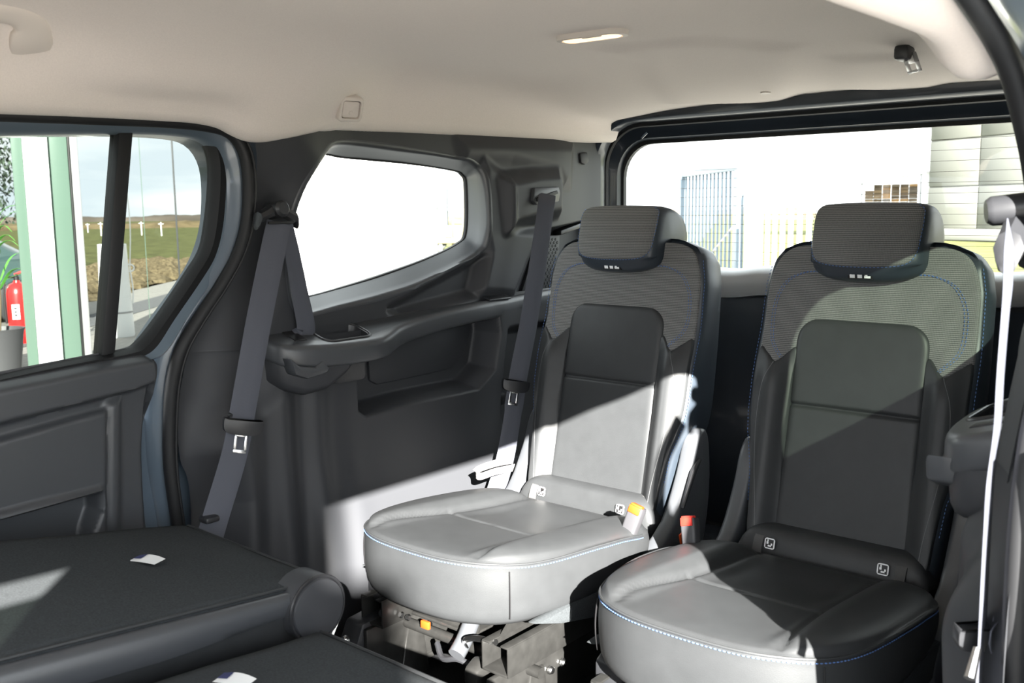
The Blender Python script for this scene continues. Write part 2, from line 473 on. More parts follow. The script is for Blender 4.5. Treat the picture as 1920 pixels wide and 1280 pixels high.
up_trim = side(mesh_obj('pillar_trim', P, grid_faces(NU, NV, kf), PLASTIC, wall_left, angle=60))
# quarter window surround (reveal)
cy, cz = lip.mean(0)
def infl(r, a): c = r.mean(0); v = r - c; return r + a * v / np.linalg.norm(v, axis=1)[:, None]
KL = crk(lip, 8); KD = crk(dl, 8)
def D3(d, r): return np.stack([np.full(len(r), -d), r[:, 0], r[:, 1]], 1)
def lipd(r):    # wall depth just outside the lip
    d = np.full(len(r), .695)
    d += .042 * (1 - sstep(0, .15, (r[:, 0] - np.interp(r[:, 1], fr[:, 1], fr[:, 0]))))
    d -= .062 * sstep(.95, 1.13, r[:, 1]) * (1 - sstep(1.42, 1.68, r[:, 0]))
    d -= .018 * bump(pil, r[:, 0], r[:, 1], .035) + .016 * bump(hood, r[:, 0], r[:, 1], .05); d += .03 * bump(rec, r[:, 0], r[:, 1], .035)
    return d
o1 = infl(KL, .026)
rings = [D3(.70, o1), D3(.695, infl(KL, .010)), D3(.69, KL), D3(.70, infl(KL, -.003))]
rings[0][:, 0] = -(lipd(o1) + .008); rings[1][:, 0] = -(lipd(infl(KL, .010)) - .0015); rings[2][:, 0] = -(lipd(KL) + .001); rings[3][:, 0] = -(lipd(KL) + .008)
for t in (.3, .65, 1.0):
    m = KL * (1 - t) + KD * t; a = D3(.70 + .05 * t, m); rings.append(a)
surround = side(mesh_obj('window_surround', *loft(rings), PLASTIC2, wall_left, angle=70))
rings = [D3(.750, KD), D3(.751, infl(KD, -.003)), D3(.754, infl(KD, -.004)), D3(.760, infl(KD, -.004))]
side(mesh_obj('window_seal', *loft(rings), RUBBER, surround, angle=60))
# belt outlet plate on the D pillar (with slot)
def plate_on(pts, d, h, name, mat, parent, bev=.002):
    q = yz(pts, -d)
    return mesh_obj(name, *prism([tuple(a) for a in q], 'x', -d - .02, -d + h, bev), mat, parent)
side(plate_on([(1001, 352), (1046, 350), (1049, 362), (1046, 378), (1004, 384), (998, 376)], .655, .004, 'belt_outlet', PLASTIC2, up_trim, .003))
side(plate_on([(1004, 371), (1043, 357), (1045, 363), (1006, 378)], .651, .004, 'belt_slot', RUBBER, up_trim, .001))
side(plate_on([(1086, 287), (1100, 285), (1103, 303), (1096, 309), (1088, 305)], .715, .004, 'cover_cap', PLASTIC, up_trim, .004))
side(plate_on([(1046, 432), (1092, 415), (1092, 424), (1046, 441)], .735, .012, 'trim_ledge', SMOOTHPL, up_trim, .003))

# speaker grille with holes, behind the belt
gq = yz([(978, 548), (1012, 443), (1050, 440), (1046, 548)], -.735)
gr = MB()
gr.add(*prism([tuple(a) for a in gq], 'x', -.76, -.735, .003))
grille = side(gr.build('speaker_grille', PLASTIC, up_trim))
hb = MB(); hexr = .0032
y0, y1 = gq[:, 0].min(), gq[:, 0].max()
row = 0; z = gq[:, 1].min() + .012
while z < gq[:, 1].max() - .008:
    yv = y0 + (row % 2) * .0075
    while yv < y1:
        if sdf(gq, np.array([yv]), np.array([z]))[0] < -.009:
            hb.add(*lathe([(0, .0), (.0042, .0), (.0042, .0012), (.0, .0012)], 6, (-.7348, yv, z), (1, 0, 0)))
        yv += .015
    z += .0095; row += 1
side(hb.build('grille_holes', BLACKP, grille, angle=0, kind='stuff'))

# lower trim with storage bin
fr2 = np.vstack([[[1.24, -.0]], yz([(365, 950), (345, 860), (340, 780), (352, 700), (362, 655)], -.735)])
NU, NV = 460, 230
Y, Z = coons(fr2, [[2.70, 0], [2.70, .35], [2.70, .715]], [[1.24, 0], [2.0, 0], [2.70, 0]], np.vstack([fr2[-1:], [[1.6, .715], [2.2, .715], [2.70, .715]]]), NU, NV)
fy = np.interp(Z, fr2[:, 1], fr2[:, 0])
D = np.full(Y.shape, .665) + .085 * (1 - sstep(0, 1, (Y - fy) / (.11 + .11 * sstep(.50, .64, Z))))
D -= .045 * sstep(.62, .18, Z) * 0
D -= .055 * (1 - sstep(.16, .50, Z)) * sstep(1.38, 1.62, Y)
D += .010 * np.sin((Y - 1.36) / .095 * 2 * math.pi) * np.exp(-((Y - 1.45) / .11) ** 2) * (1 - sstep(.58, .66, Z)) * sstep(.05, .2, Z)
binp = crk(yz([(690, 655), (700, 618), (800, 600), (905, 583), (943, 592), (948, 625), (938, 690), (908, 726), (800, 748), (700, 776), (690, 768), (688, 720)], -.645), 1)
D += .085 * bump(binp, Y, Z, .022)
rearbay = yz([(958, 620), (1300, 560), (1300, 900), (940, 860), (945, 740)], -.665)
D += .035 * bump(rearbay, Y, Z, .03)
P = np.stack([-D, Y, Z], -1)
low_trim = side(mesh_obj('quarter_panel', P, grid_faces(NU, NV), PLASTIC, wall_left, angle=70))
# inner face plate of the bin, slightly proud
bq = yz([(694, 655), (880, 600), (888, 615), (872, 668), (850, 692), (712, 722), (698, 714)], -.735)
side(mesh_obj('bin_liner', *prism([tuple(a) for a in bq], 'x', -.755, -.742, .004), PLASTIC, low_trim))
side(plate_on([(936, 738), (945, 736), (943, 757), (935, 760)], .695, .006, 'belt_stop', SMOOTHPL, low_trim))

# armrest shelf with cup holder
inner = cr([(1.402, .70), (1.404, .670), (1.412, .648), (1.44, .630), (1.50, .614), (1.58, .605), (1.66, .607), (1.71, .625), (1.76, .648), (1.85, .660), (2.1, .663), (2.3, .68), (2.66, .70)], 46)
poly = [(-d, y) for y, d in inner] + [(-.73, 2.66), (-.73, 2.2), (-.73, 1.8), (-.73, 1.5), (-.73, 1.402)]
Vs, Fs = prism(poly, 'z', .680, .728, .012, 4)
sh = mesh_obj('armrest_shelf', Vs, Fs, PLASTIC2, wall_left)
ct = Vector((-.664, 1.59, .72))
cut = rrect(.070, .125, .022, 8)
cm = mesh_obj('cutter', *loft([[(ct.x + a * s, ct.y + b * s, z) for a, b in cut] for s, z in ((.8, .655), (1.0, .668), (1.0, .75))], True, True, True), SMOOTHPL)
boolean(sh, cm)
TILT = .32
def shelf_z(x, y): return TILT * (-.70 - x) + .026 * float(sstep(1.68, 2.1, y)) if x > -.70 else .026 * float(sstep(1.68, 2.1, y))
def tilt(o):
    for v in o.data.vertices: v.co.z += shelf_z(v.co.x, v.co.y)
    return o
tilt(sh)
side(sh)
cup = MB()
cup.add(*loft([[(ct.x + a * s, ct.y + b * s, z) for a, b in cut] for s, z in ((1.0, .7285), (.97, .7275), (.92, .69), (.9, .640), (.82, .632))], True, False, True))
cuph = tilt(side(cup.build('cup_holder', SMOOTHPL, sh)))
rim = MB(); rim.add(*tube([(ct.x + a * 1.06, ct.y + b * 1.05, .7285) for a, b in cut], .0032, 8, False, True))
tilt(side(rim.build('cup_rim', SMOOTHPL, cuph)))
# latch button at the rear of the shelf
q = onZ(935, 561, .754)
tilt(side(mesh_obj('latch_button', *box((-.682, 2.13, .730), (.030, .085, .006), .002), SMOOTHPL, sh)))
# hook block below the front of the shelf
bp_ = [(1.405, .636), (1.43, .612), (1.47, .598), (1.52, .604), (1.57, .632), (1.62, .690)]
def hook_sec(y):
    zb_ = float(np.interp(y, [p[0] for p in bp_], [p[1] for p in bp_])); di = float(np.interp(y, inner[:, 0], inner[:, 1])) + .010
    zt_ = .715 + TILT * (-.70 + di)
    e_ = min(.016, (zt_ - zb_) * .3)
    return [(-.715, y, zt_), (-di, y, zt_), (-di + .004, y, (zt_ + zb_) / 2), (-di, y, zb_ + e_), (-di - .006, y, zb_ + e_ * .3), (-di - e_, y, zb_), (-.715, y, zb_)]
hbk = mesh_obj('hook_block', *loft([hook_sec(y) for y in np.concatenate([[1.408, 1.412], np.linspace(1.418, 1.615, 26)])], True, True, True), PLASTIC, sh, angle=50)
rc = yz([(558, 660), (582, 656), (585, 688), (562, 690)], -.632)
cm = mesh_obj('cutter', *prism([tuple(a) for a in rc], 'x', -.672, -.60), PLASTIC)
boolean(hbk, cm); side(hbk)
hq = yz([(543, 672), (560, 686), (590, 688), (603, 674), (617, 690), (612, 699), (575, 710), (552, 703)], -.618)
side(mesh_obj('hook_lip', *prism([tuple(a) for a in hq], 'x', -.650, -.612, .005, 2), PLASTIC2, hbk))
side(mesh_obj('hook_pin', *tube([(-.66, onX(570, 668, -.64)[1], onX(570, 668, -.64)[2]), (-.636, onX(570, 668, -.64)[1], onX(570, 668, -.64)[2])], .004, 10), STEEL, hbk))
# dark slot the shoulder belt drops into
tilt(side(mesh_obj('belt_opening', *box((-.675, 1.475, .7285), (.050, .030, .003), .001), BLACKP, sh)))

# rubber door seal and painted aperture
sp = [(-120, 208), (0, 213), (150, 219), (300, 226), (385, 234), (430, 247), (456, 280), (466, 330), (464, 410), (447, 475), (415, 535), (375, 595), (340, 655), (323, 720), (318, 800), (320, 880), (332, 970), (345, 1060), (365, 1180)]
S3 = np.array([onX(p[0], p[1], -(.712 + .042 * float(sstep(420, 800, p[1])))) for p in sp])
S3 = np.vstack([[(-.712, .2, S3[0][2] - .005)], S3])
pth = cr(S3, 150)
def aperture(pth, s, parent):
    seal = mesh_obj('door_seal', *tube(pth, .0135, 10), RUBBER, parent)
    def shift_in(path, a):
        c = np.array([0, .75, .75]); v = path - c; v[:, 0] = 0; v /= np.linalg.norm(v, axis=1)[:, None]; return path - v * a
    lipth = pth.copy(); lipth[:, 0] -= s * .012
    mesh_obj('seal_lip', *tube(shift_in(lipth, -.008), .003, 8), RUBBER, seal)
    A = [shift_in(pth, a) for a in (.004, .030, .038, .038)]
    for q, e in zip(A, (.016, .026, .045, .118)): q[:, 0] += s * e
    mesh_obj('painted_aperture', *loft(A, False), PAINT, parent, angle=50)
aperture(pth, -1, wall_left)
npx = [(1620, -330, .73), (1722, -170, .725), (1784, -70, .715), (1828, 0, .71), (1870, 70, .70), (1899, 135, .70), (1920, 215, .70), (1937, 300, .70), (1950, 400, .705), (1962, 520, .72), (1962, 640, .735), (1948, 760, .75), (1932, 860, .755), (1920, 960, .755), (1910, 1100, .755), (1905, 1250, .755), (1915, 1450, .755)]
N3 = np.array([onX(p[0], p[1], p[2]) for p in npx]); N3 = np.vstack([[(.70, N3[0][1] - .6, N3[0][2])], N3])
aperture(cr(N3, 150), 1, wall_right)

for o in SIDE:
    pass
def mirror_side():
    mp = {wall_left: wall_right}
    for o in SIDE:
        par = mp[o.parent]
        c = o.copy(); COL.objects.link(c); c.parent = par
        if par is wall_right: c.scale.x = -1
        mp[o] = c
mirror_side()
# outer skin of the body side so that no light leaks round the trims
def skin(s, nm):
    mb = MB()
    yl = [1.20, 1.46]
    def quad(a, b, c, d): mb.add([(s * .79, *a), (s * .79, *b), (s * .79, *c), (s * .79, *d)], [(0, 1, 2, 3)])
    quad((1.215, -.35), (2.74, -.35), (2.74, .76), (1.215, .76))
    quad((1.40, .76), (1.48, .76), (1.50, 1.2), (1.43, 1.2)); quad((2.17, .76), (2.74, .76), (2.74, 1.2), (2.17, 1.2)); quad((1.43, 1.125), (2.74, 1.125), (2.74, 1.2), (1.43, 1.2))
    return mb.build(nm, PAINT, wall_left if s < 0 else wall_right, angle=0)
skin(-1, 'body_side'); skin(1, 'body_side')

# quarter windows
def quarter(s, mat, nm, lab):
    o = mesh_obj(nm, [(s * .757, a, b) for a, b in infl(KD, .012)] , [tuple(range(len(KD)))], mat, None, angle=0)
    return struct(o, lab)
quarter(-1, GLASS, 'window_2', 'clear quarter window behind the far sliding door')
quarter(1, TINTQ, 'window_4', 'green tinted quarter window beside the open door')

# ---- far sliding door
door = structroot('door_1', 'closed sliding door on the far side of the van', (0, 0, 0))
dr = yz([(290, 654), (308, 678), (313, 700), (303, 760), (297, 850), (303, 980), (318, 1090)], -.71)[::-1]
tp = yz([(-700, 900), (-300, 770), (0, 704), (150, 677), (250, 659), (290, 654)], -.74)
tp = np.vstack([[[.25, .555]], yz([(-200, 746), (0, 706), (150, 677), (250, 659), (290, 654)], -.72)])
ft = np.array([[.25, .10], [.25, .3], [.25, .555]])
NU, NV = 240, 150
dr = np.vstack([[[dr[0][0], .10]], dr]) if dr[0][1] > .12 else dr
Y, Z = coons(ft, dr, [[.25, .10], [.7, .10], [dr[0][0], .10]], tp, NU, NV)
zt = np.interp(Y, tp[:, 0], tp[:, 1])
D = np.full(Y.shape, .715)
D += .045 * (1 - sstep(.0, .028, zt - Z)) 
edge = np.interp(Z, dr[:, 1], dr[:, 0])
D += .03 * (1 - sstep(0, .02, edge - Y))
X_ = -.71
low = yz([(-900, 1010), (-300, 876), (0, 800), (130, 767), (262, 733), (300, 718), (320, 1300), (-900, 1500)], X_)
D += .028 * bump(low, Y, Z, .012)
ins = yz([(-900, 1030), (-300, 890), (0, 832), (130, 794), (211, 772), (211, 1000), (205, 1300), (-900, 1500)], X_)
D -= .014 * bump(ins, Y, Z, .010)
colp = yz([(216, 762), (240, 752), (238, 1100), (214, 1100)], X_)
D -= .010 * bump(colp, Y, Z, .02)
pk = yz([(-600, 1120), (0, 984), (198, 928), (200, 960), (186, 1000), (150, 1200), (-600, 1300)], X_)
D += .05 * bump(pk, Y, Z, .012)
ledge = yz([(-600, 1100), (0, 966), (200, 916), (200, 932), (0, 984), (-600, 1122)], X_)
D -= .012 * bump(ledge, Y, Z, .008)
mesh_obj('door_trim', np.stack([-D, Y, Z], -1), grid_faces(NU, NV), PLASTIC2, door, angle=60)
# window frame of the door: daylight outline and black border
day = [(-600, 186), (0, 224), (120, 229), (222, 235), (330, 243), (362, 250), (384, 268), (396, 300), (397, 350), (390, 420), (380, 468), (355, 510), (305, 585), (262, 640), (235, 655), (150, 671), (0, 702), (-600, 840)]
brd = [(-640, 172), (0, 214), (120, 219), (222, 223), (335, 229), (380, 236), (408, 256), (422, 295), (424, 352), (418, 425), (404, 480), (378, 525), (328, 598), (290, 654), (250, 672), (150, 690), (0, 722), (-640, 870)]
a = crk(np.array([onX(p[0], p[1], -.757) for p in day]), 6); b = crk(np.array([onX(p[0], p[1], -.745) for p in brd]), 6)
mid = (a * .6 + b * .4); mid[:, 0] = -.742
aa = a.copy(); aa[:, 0] = -.775
mesh_obj('window_frame', *loft([b, mid, a, aa]), RUBBER, door, angle=60)
cc = crk(np.array([onX(p[0], p[1], -.752) for p in brd]), 6); c2 = cc.copy()
v = c2 - np.array([-.752, .75, .85]); v[:, 0] = 0; v /= np.linalg.norm(v, axis=1)[:, None]
c2 = cc + v * .035; c2[:, 0] = -.765
c0 = cc + v * .018; c0[:, 0] = -.742
mesh_obj('painted_frame', *loft([b * 1.0, c0, c2]), PAINT, door, angle=60)
ba = np.array([onX(p[0], p[1], -.752) for p in [(223, 228), (250, 230), (215, 662), (189, 668)]])
mesh_obj('window_bar', *prism([(p[1], p[2]) for p in ba], 'x', -.785, -.748, .004), RUBBER, door)
# outer skin of the door
sk = MB(); sk.add(*box((-.80, .72, .10), (.02, 1.0, .96), .004))
sk.build('door_skin', PAINT, door)
w1 = mesh_obj('window_1', [(p[0] - .004, p[1], p[2]) for p in infl(a[:, 1:], .02).tolist() for p in [(-.764, *p)]], [tuple(range(len(a)))], TINT, None, angle=0)
struct(w1, 'large tinted window of the far sliding door')

# pillar ahead of the far door and the near door pillar
pl = MB(); pl.add(*box((-.74, .20, .62), (.07, .12, 1.06), .015)); struct(pl.build('trim_1', PLASTIC), 'dark pillar ahead of the far sliding door')
pl = MB(); pl.add(*box((.76, -.10, .62), (.07, .10, 1.06), .015)); struct(pl.build('trim_2', PLASTIC), 'dark pillar ahead of the open door')
pl = MB(); pl.add(*box((.76, .55, -.05), (.10, 1.5, .10), .02)); struct(pl.build('trim_3', PAINT), 'painted sill below the open door')
g = mesh_obj('window_5', [(.765, -.95, .60), (.765, -.15, .60), (.765, -.15, 1.07), (.765, -.60, 1.07)], [(0, 1, 2, 3)], TINTQ, None, angle=0)
struct(g, 'tinted front side window ahead of the open door')
pl = MB(); pl.add(*box((.765, -.55, .30), (.06, .85, .60), .02)); struct(pl.build('door_2', PLASTIC), 'closed front door ahead of the open door')

# closed front end of the cabin: far front door, scuttle and dashboard
pl = MB(); pl.add(*box((-.765, -.42, .30), (.06, 1.12, .62), .02)); struct(pl.build('door_3', PLASTIC), 'closed front door on the far side')
g = mesh_obj('window_6', [(-.765, -.95, .60), (-.765, .15, .60), (-.765, .15, 1.10), (-.765, -.60, 1.10)], [(0, 1, 2, 3)], TINTQ, None, angle=0)
struct(g, 'tinted front side window on the far side')
pl = MB(); pl.add(*prism([(-1.05, .0), (-1.05, .62), (-.95, .68), (-.78, .66), (-.72, .55), (-.74, .35), (-.85, .0)], 'x', -.76, .76, .02)); struct(pl.build('wall_front', PLASTIC), 'dark dashboard across the front')

# ---- tailgate opening and tailgate
wall_back = structroot('wall_back', 'dark painted tailgate with rear window', (0, 0, 0))
def rr3(hw, z0, z1, r, y, n=10, rb=None):
    q = rrect(2 * hw, z1 - z0, r, n)
    return np.array([(a, y, b + (z0 + z1) / 2) for a, b in q])
def crown(R):      # the roof edge rises slightly to the middle
    R = R.copy(); return R
body = [rr3(.80, -.05, 1.30, .16, 2.64), rr3(.752, .0, 1.262, .13, 2.634), rr3(.737, .03, 1.232, .125, 2.640), rr3(.731, .04, 1.225, .125, 2.650), rr3(.731, .045, 1.225, .125, 2.695), rr3(.738, .05, 1.230, .13, 2.705)]
mesh_obj('opening_frame', *loft(body), NAVY, wall_back, angle=40)
mesh_obj('opening_seal', *tube(rr3(.746, .045, 1.222, .13, 2.72), .010, 8, False, True), RUBBER, wall_back)
hatch = [rr3(.775, .03, 1.25, .14, 2.745), rr3(.760, .06, 1.220, .13, 2.742), rr3(.752, .10, 1.212, .13, 2.748), rr3(.742, .72, 1.198, .12, 2.760), rr3(.732, .76, 1.184, .11, 2.765), rr3(.728, .785, 1.178, .10, 2.782)]
hf = mesh_obj('tailgate_frame', *loft(hatch), NAVY, wall_back, angle=35)
mesh_obj('window_seal', *loft([rr3(.730, .78, 1.180, .105, 2.781), rr3(.720, .795, 1.168, .10, 2.784), rr3(.720, .795, 1.168, .10, 2.80)]), RUBBER, hf, angle=40)
for px in (1392, 1480, 1572):
    q = onY(px, 197 - (px - 1392) * .045, 2.656)
    mesh_obj('screw_cap', *lathe([(0, .004), (.006, .004), (.008, 0)], 14, (q[0], 2.657, q[2]), (0, -1, 0)), RUBBER, wall_back)
# two small catches at the corner of the tailgate frame
for (px, py), L in (((1157, 246), .05), ((1208, 254), .018)):
    q = onY(px, py, 2.735)
    mesh_obj('clip', *tube([(q[0] - L * .5, 2.735, q[2] - L * .4), (q[0] + L * .5, 2.735, q[2] + L * .4)], .003, 6), PAINT, wall_back)
# lower tailgate trim with its pale sill
lowt = MB(); lowt.add(*box((0, 2.79, .40), (1.46, .06, .76), .02))
lowt.build('tailgate_trim', PLASTIC, wall_back)
sx = np.linspace(-.73, .73, 70); rows = []
def hump(x): return .012 * float(sstep(-.34, -.22, x)) * (1 - .0 * x) + .035 * float(sstep(.34, .70, abs(x)))
for dy, dz in ((.0, -.075), (-.03, -.07), (-.045, -.04), (-.04, -.01), (-.02, .004), (.03, .010)):
    rows.append([(x, 2.765 + dy, .790 + hump(x) + dz) for x in sx])
SILL = pmat('light grey sill plastic', (.55, .57, .59), .45, spec=.4)
mesh_obj('sill_cover', *loft(rows, False), SILL, wall_back, angle=50)
rw = struct(mesh_obj('window_3', [(*p,) for p in rr3(.73, .78, 1.18, .11, 2.79)], [tuple(range(40))], GLASS, None, angle=0), 'rear window in the tailgate')
hw_ = MB()
for i in range(13):
    z = .822 + i * .0262
    pts = [(x, 2.7885, z) for x in np.linspace(-.715, .715, 3)]
    hw_.add(*tube(pts, .00045, 4))
hw_.build('heating_wires', pmat('heating wire', (.16, .13, .11), .6), rw, kind='stuff')

# ================================================================== the two rear seats
BT = math.atan(.217)               # lean of the backrest
BP = np.array([0, 2.02 - .217 * (.328 - .28), .28])     # foot of the backrest plane
ct_, st_ = math.cos(BT), math.sin(BT)
def bk(x, n, h):
    """backrest space: x across, n out of the front face, h up the back -> cabin coordinates"""
    x, n, h = np.broadcast_arrays(np.asarray(x, float), np.asarray(n, float), np.asarray(h, float))
    y = BP[1] + h * st_ - n * ct_; z = BP[2] + h * ct_ + n * st_
    return np.stack([x, y, z], -1)
def sm(x, xs, vs): return np.interp(x, xs, vs)

# half width of the backrest and its front relief
HH = [0.0, .03, .08, .16, .20, .24, .28, .42, .55, .60, .625, .638]
HW = [.176, .182, .186, .193, .203, .213, .217, .218, .214, .204, .186, .155]
def bhw(h): return np.interp(h, HH, HW)
def front_n(x, h):
    """relief of the seat's front: bolsters at the sides below, a gentle bowl above"""
    ax = np.abs(x); low_ = 1 - sstep(.34, .47, h)
    n = .030 * low_ * sstep(.118, .165, ax) * (1 - .55 * sstep(.17, .212, ax))
    n = n - .006 * (ax / .2) ** 2
    n = n + .010 * sstep(.42, .60, h) * (1 - sstep(.0, .21, ax) * .6)
    return n
def make_seat(label):
    root = thing('rear_seat', label, 'car seat', (0, 1.72, 0), 'third-row seats')
    # --- backrest core (side and rear leather), lofted in h
    hs = np.concatenate([np.linspace(0, .58, 40), np.linspace(.59, .638, 9)])
    rings = []
    for h in hs:
        w = float(bhw(h)); e = .016
        topf = float(sstep(.59, .64, h))
        xs = np.linspace(-w + .008, w - .008, 36)
        fr_ = front_n(xs, h) - .020 * topf
        edge_n = float(front_n(np.array([w]), h)[0])
        ring = [(x, n) for x, n in zip(xs, fr_)]
        tb = .085 + .035 * float(sstep(0, .1, h)) - .02 * float(sstep(.2, .6, h))
        side_ = [(w - .002, edge_n - .006), (w + .002, edge_n - .018), (w + .004, -.04), (w + .002, -.07), (w - .006, -tb + .006), (w - .02, -tb)]
        back_ = [(x, -tb - .004) for x in np.linspace(w - .05, -w + .05, 8)]
        ring += side_ + back_ + [(-a, b) for a, b in side_[::-1]]
        rings.append(bk([p[0] for p in ring], [p[1] for p in ring], h))
    for sc_, hh in ((.86, .643), (.5, .647)):
        c = rings[47].mean(0); r = rings[48].copy(); cc = r.mean(0); r = cc + (r - cc) * sc_; r += (bk(0, 0, hh) - bk(0, 0, .638)); rings.append(r)
    backrest = mesh_obj('backrest', *loft(rings, True, True, True), LEATHER2, root, angle=50)

    # --- panels laid over the front: star-shaped outlines in (x, h)
    def panel(name, outline, mat, parent, lift, rim=.010, centre=None, extra=None, nr=26, k=6):
        O = crk(outline, k); c = np.array(centre) if centre is not None else O.mean(0)
        rings = []
        L = np.linalg.norm(O - c, axis=1)
        for t in np.concatenate([[1.0, 1.0], np.linspace(0, 1, nr)]):
            inn = np.clip(1 - t * (1), 0, 1)
            rings.append(None)
        rings = []
        prof = [(0.0, -.006), (0.0, -.001)] + [(rim * (1 - math.cos(a)), lift * math.sin(a)) for a in np.linspace(.25, math.pi / 2, 6)]
        for dist, n in prof:
            s = 1 - dist / L
            q = c + (O - c) * s[:, None]
            nn = front_n(q[:, 0], q[:, 1]) + n + (extra(q[:, 0], q[:, 1]) if extra and n > 0 else 0)
            rings.append(bk(q[:, 0], nn, q[:, 1]))
        s0 = 1 - rim / L
        for f in np.linspace(1, .02, nr)[1:]:
            q = c + (O - c) * (s0 * f)[:, None]
            nn = front_n(q[:, 0], q[:, 1]) + lift + (extra(q[:, 0], q[:, 1]) if extra else 0)
            rings.append(bk(q[:, 0], nn, q[:, 1]))
        V, F = loft(rings, True, False, True)
        return mesh_obj(name, V, F, mat, parent, angle=60)
    # upper cloth
    def ho(h, k=.004): return float(bhw(h)) - k
    up = [(0, .632), (.10, .632), (.155, .628), (.186, .605), (.203, .56), (.207, .50), (.207, .44), (.206, .415), (.18, .400), (.163, .385), (.14, .40), (.10, .43), (0, .44)]
    up = up + [(-a, b) for a, b in up[-2:0:-1]]
    cl = panel('cloth_panel', up, FABRIC, backrest, .005, .006, centre=(0, .525))
    # leather side panels
    for s in (1, -1):
        sp_ = [(.128, .425), (.162, .392), (.186, .408), (.207, .418), (.209, .34), (.207, .26), (.197, .205), (.187, .16), (.180, .09), (.174, .03), (.15, .012), (.128, .02), (.124, .10), (.126, .25), (.127, .36)]
        panel('side_bolster', [(s * a, b) for a, b in (sp_ if s > 0 else sp_[::-1])], LEATHER, backrest, .009, .010, centre=(s * .160, .24))
    # raised centre insert with a fold across
    ins = [(0, .487), (.06, .487), (.098, .482), (.120, .468), (.130, .445), (.131, .40), (.130, .30), (.131, .20), (.134, .09), (.130, .055), (.10, .048), (0, .046)]
    ins = ins + [(-a, b) for a, b in ins[-2:0:-1]]
    def fold(x, h): return -.0055 * np.exp(-((h - .307) / .0045) ** 2) * (np.abs(x) < .135) + .004 * np.cos(np.clip(x / .13, -1, 1) * math.pi / 2) * np.cos(np.clip((h - .40) / .09, -1, 1) * math.pi / 2)
    # denser rows so that the fold is crisp: grid panel
    nx, nh = 41, 110
    hs2 = np.unique(np.concatenate([np.linspace(.046, .487, 80), np.linspace(.292, .322, 31)]))
    insP = crk(ins, 8); 
    def hwid(h):
        r = insP[insP[:, 0] >= 0]; i = np.argsort(r[:, 1]); return np.interp(h, r[i, 1], r[i, 0])
    rowsI = []
    for h in hs2:
        wv = max(float(hwid(h)), .004); u = np.linspace(-1, 1, nx); x = wv * np.sin(u * math.pi / 2)
        ed = np.minimum(wv - np.abs(x), np.minimum(h - .046, .487 - h)); ed = np.clip(ed, 0, None)
        lift = .013 * np.sqrt(np.clip(1 - (1 - np.clip(ed / .016, 0, 1)) ** 2, 0, 1)) - .004
        rowsI.append(bk(x, front_n(x, h) * (np.abs(x) < .2) * .35 + lift + fold(x, h) * 1.0 + .002, np.full(nx, h)))
    GI = np.array(rowsI)
    insert = mesh_obj('centre_insert', GI, grid_faces(len(hs2), nx, flip=True), LEATHER, backrest, angle=75)
    # stitching on the cloth: an arch of blue double thread
    def stitch(paths, name, mat, parent, r=.0011, dash=.0045, gap=.0028):
        mb = MB()
        for P in paths:
            P = np.asarray(P); s = np.concatenate([[0], np.cumsum(np.linalg.norm(np.diff(P, axis=0), axis=1))])
            a = 0
            while a + dash < s[-1]:
                q = np.array([[np.interp(t, s, P[:, k]) for k in range(3)] for t in (a, a + dash * .5, a + dash)])
                mb.add(*tube(q, [r * .5, r, r * .5], 5)); a += dash + gap
        return mb.build(name, mat, parent, kind='stuff')
    def arch(inset):
        pts = [(.150 - inset, .392), (.182 - inset, .43), (.190 - inset, .47), (.186 - inset, .52), (.165 - inset, .558), (.130 - inset, .575), (.09, .580 - inset * .5)]
        o = []
        for s in (1, -1):
            q = cr([(s * a, b) for a, b in pts], 70); o.append(bk(q[:, 0], front_n(q[:, 0], q[:, 1]) + .0062, q[:, 1]))
        return o
    stitch(arch(0) + arch(.006), 'arch_stitching', STITCH, cl, r=.0008)
    e = []
    for s in (1, -1):
        hh = np.linspace(.10, .60, 90); xx = s * (bhw(hh) - .001); e.append(bk(xx, front_n(np.abs(xx) - .002, hh) - .001, hh))
    stitch(e, 'edge_stitching', STITCH, backrest, r=.0008)
    # seam lines of the bolsters (thin pale thread)
    e = []
    for s in (1, -1):
        q = cr([(.165, .388), (.182, .34), (.186, .27), (.178, .19), (.165, .10), (.158, .03)], 60)
        e.append(bk(s * q[:, 0], front_n(s * q[:, 0], q[:, 1]) + .0085, q[:, 1]))
    for P in e: mesh_obj('bolster_seam', *tube(P, .0008, 5), STITCHD, backrest)

    # --- headrest
    hr = []
    c0 = .645
    for t in np.linspace(-1, 1, 31):
        w = .116 * (1 - abs(t) ** 9 * .05); x = t * w
        sq = (1 - abs(t) ** 10) ** .5 if abs(t) < 1 else 0
        sq = max(sq, .05)
        prof = [(.098, .580), (.108, .600), (.112, .64), (.108, .690), (.096, .712), (.070, .722), (.030, .722), (-.01, .712), (-.035, .690), (-.045, .665), (-.030, .640), (.0, .622), (.030, .600), (.052, .575), (.068, .566), (.085, .568)]
        bow = -.018 * t * t
        cn, ch = .050, .645
        ring = []
        for n, h in prof:
            hb_ = h
            if h < .60: hb_ = h + .028 * abs(t) ** 3                   # rounded lower corners
            ring.append((cn + (n - cn) * (.55 + .45 * sq) + bow, ch + (hb_ - ch) * (.80 + .20 * sq)))
        ring = crk(ring, 3)
        hr.append(bk(np.full(len(ring), x), ring[:, 0] - .044, ring[:, 1] - .008))
    headrest = mesh_obj('headrest', *loft(hr, True, True, True), LEATHER2, root, angle=60)
    # ribbed cloth face of the headrest
    def hface(x, h):
        t = x / .116
        sq = np.clip((1 - np.abs(t) ** 10), .0025, 1) ** .5
        n = np.interp(h, [.580, .600, .64, .690, .712], [.098, .108, .112, .108, .098])
        return .050 + (n - .050) * (.55 + .45 * sq) - .018 * t * t - .044
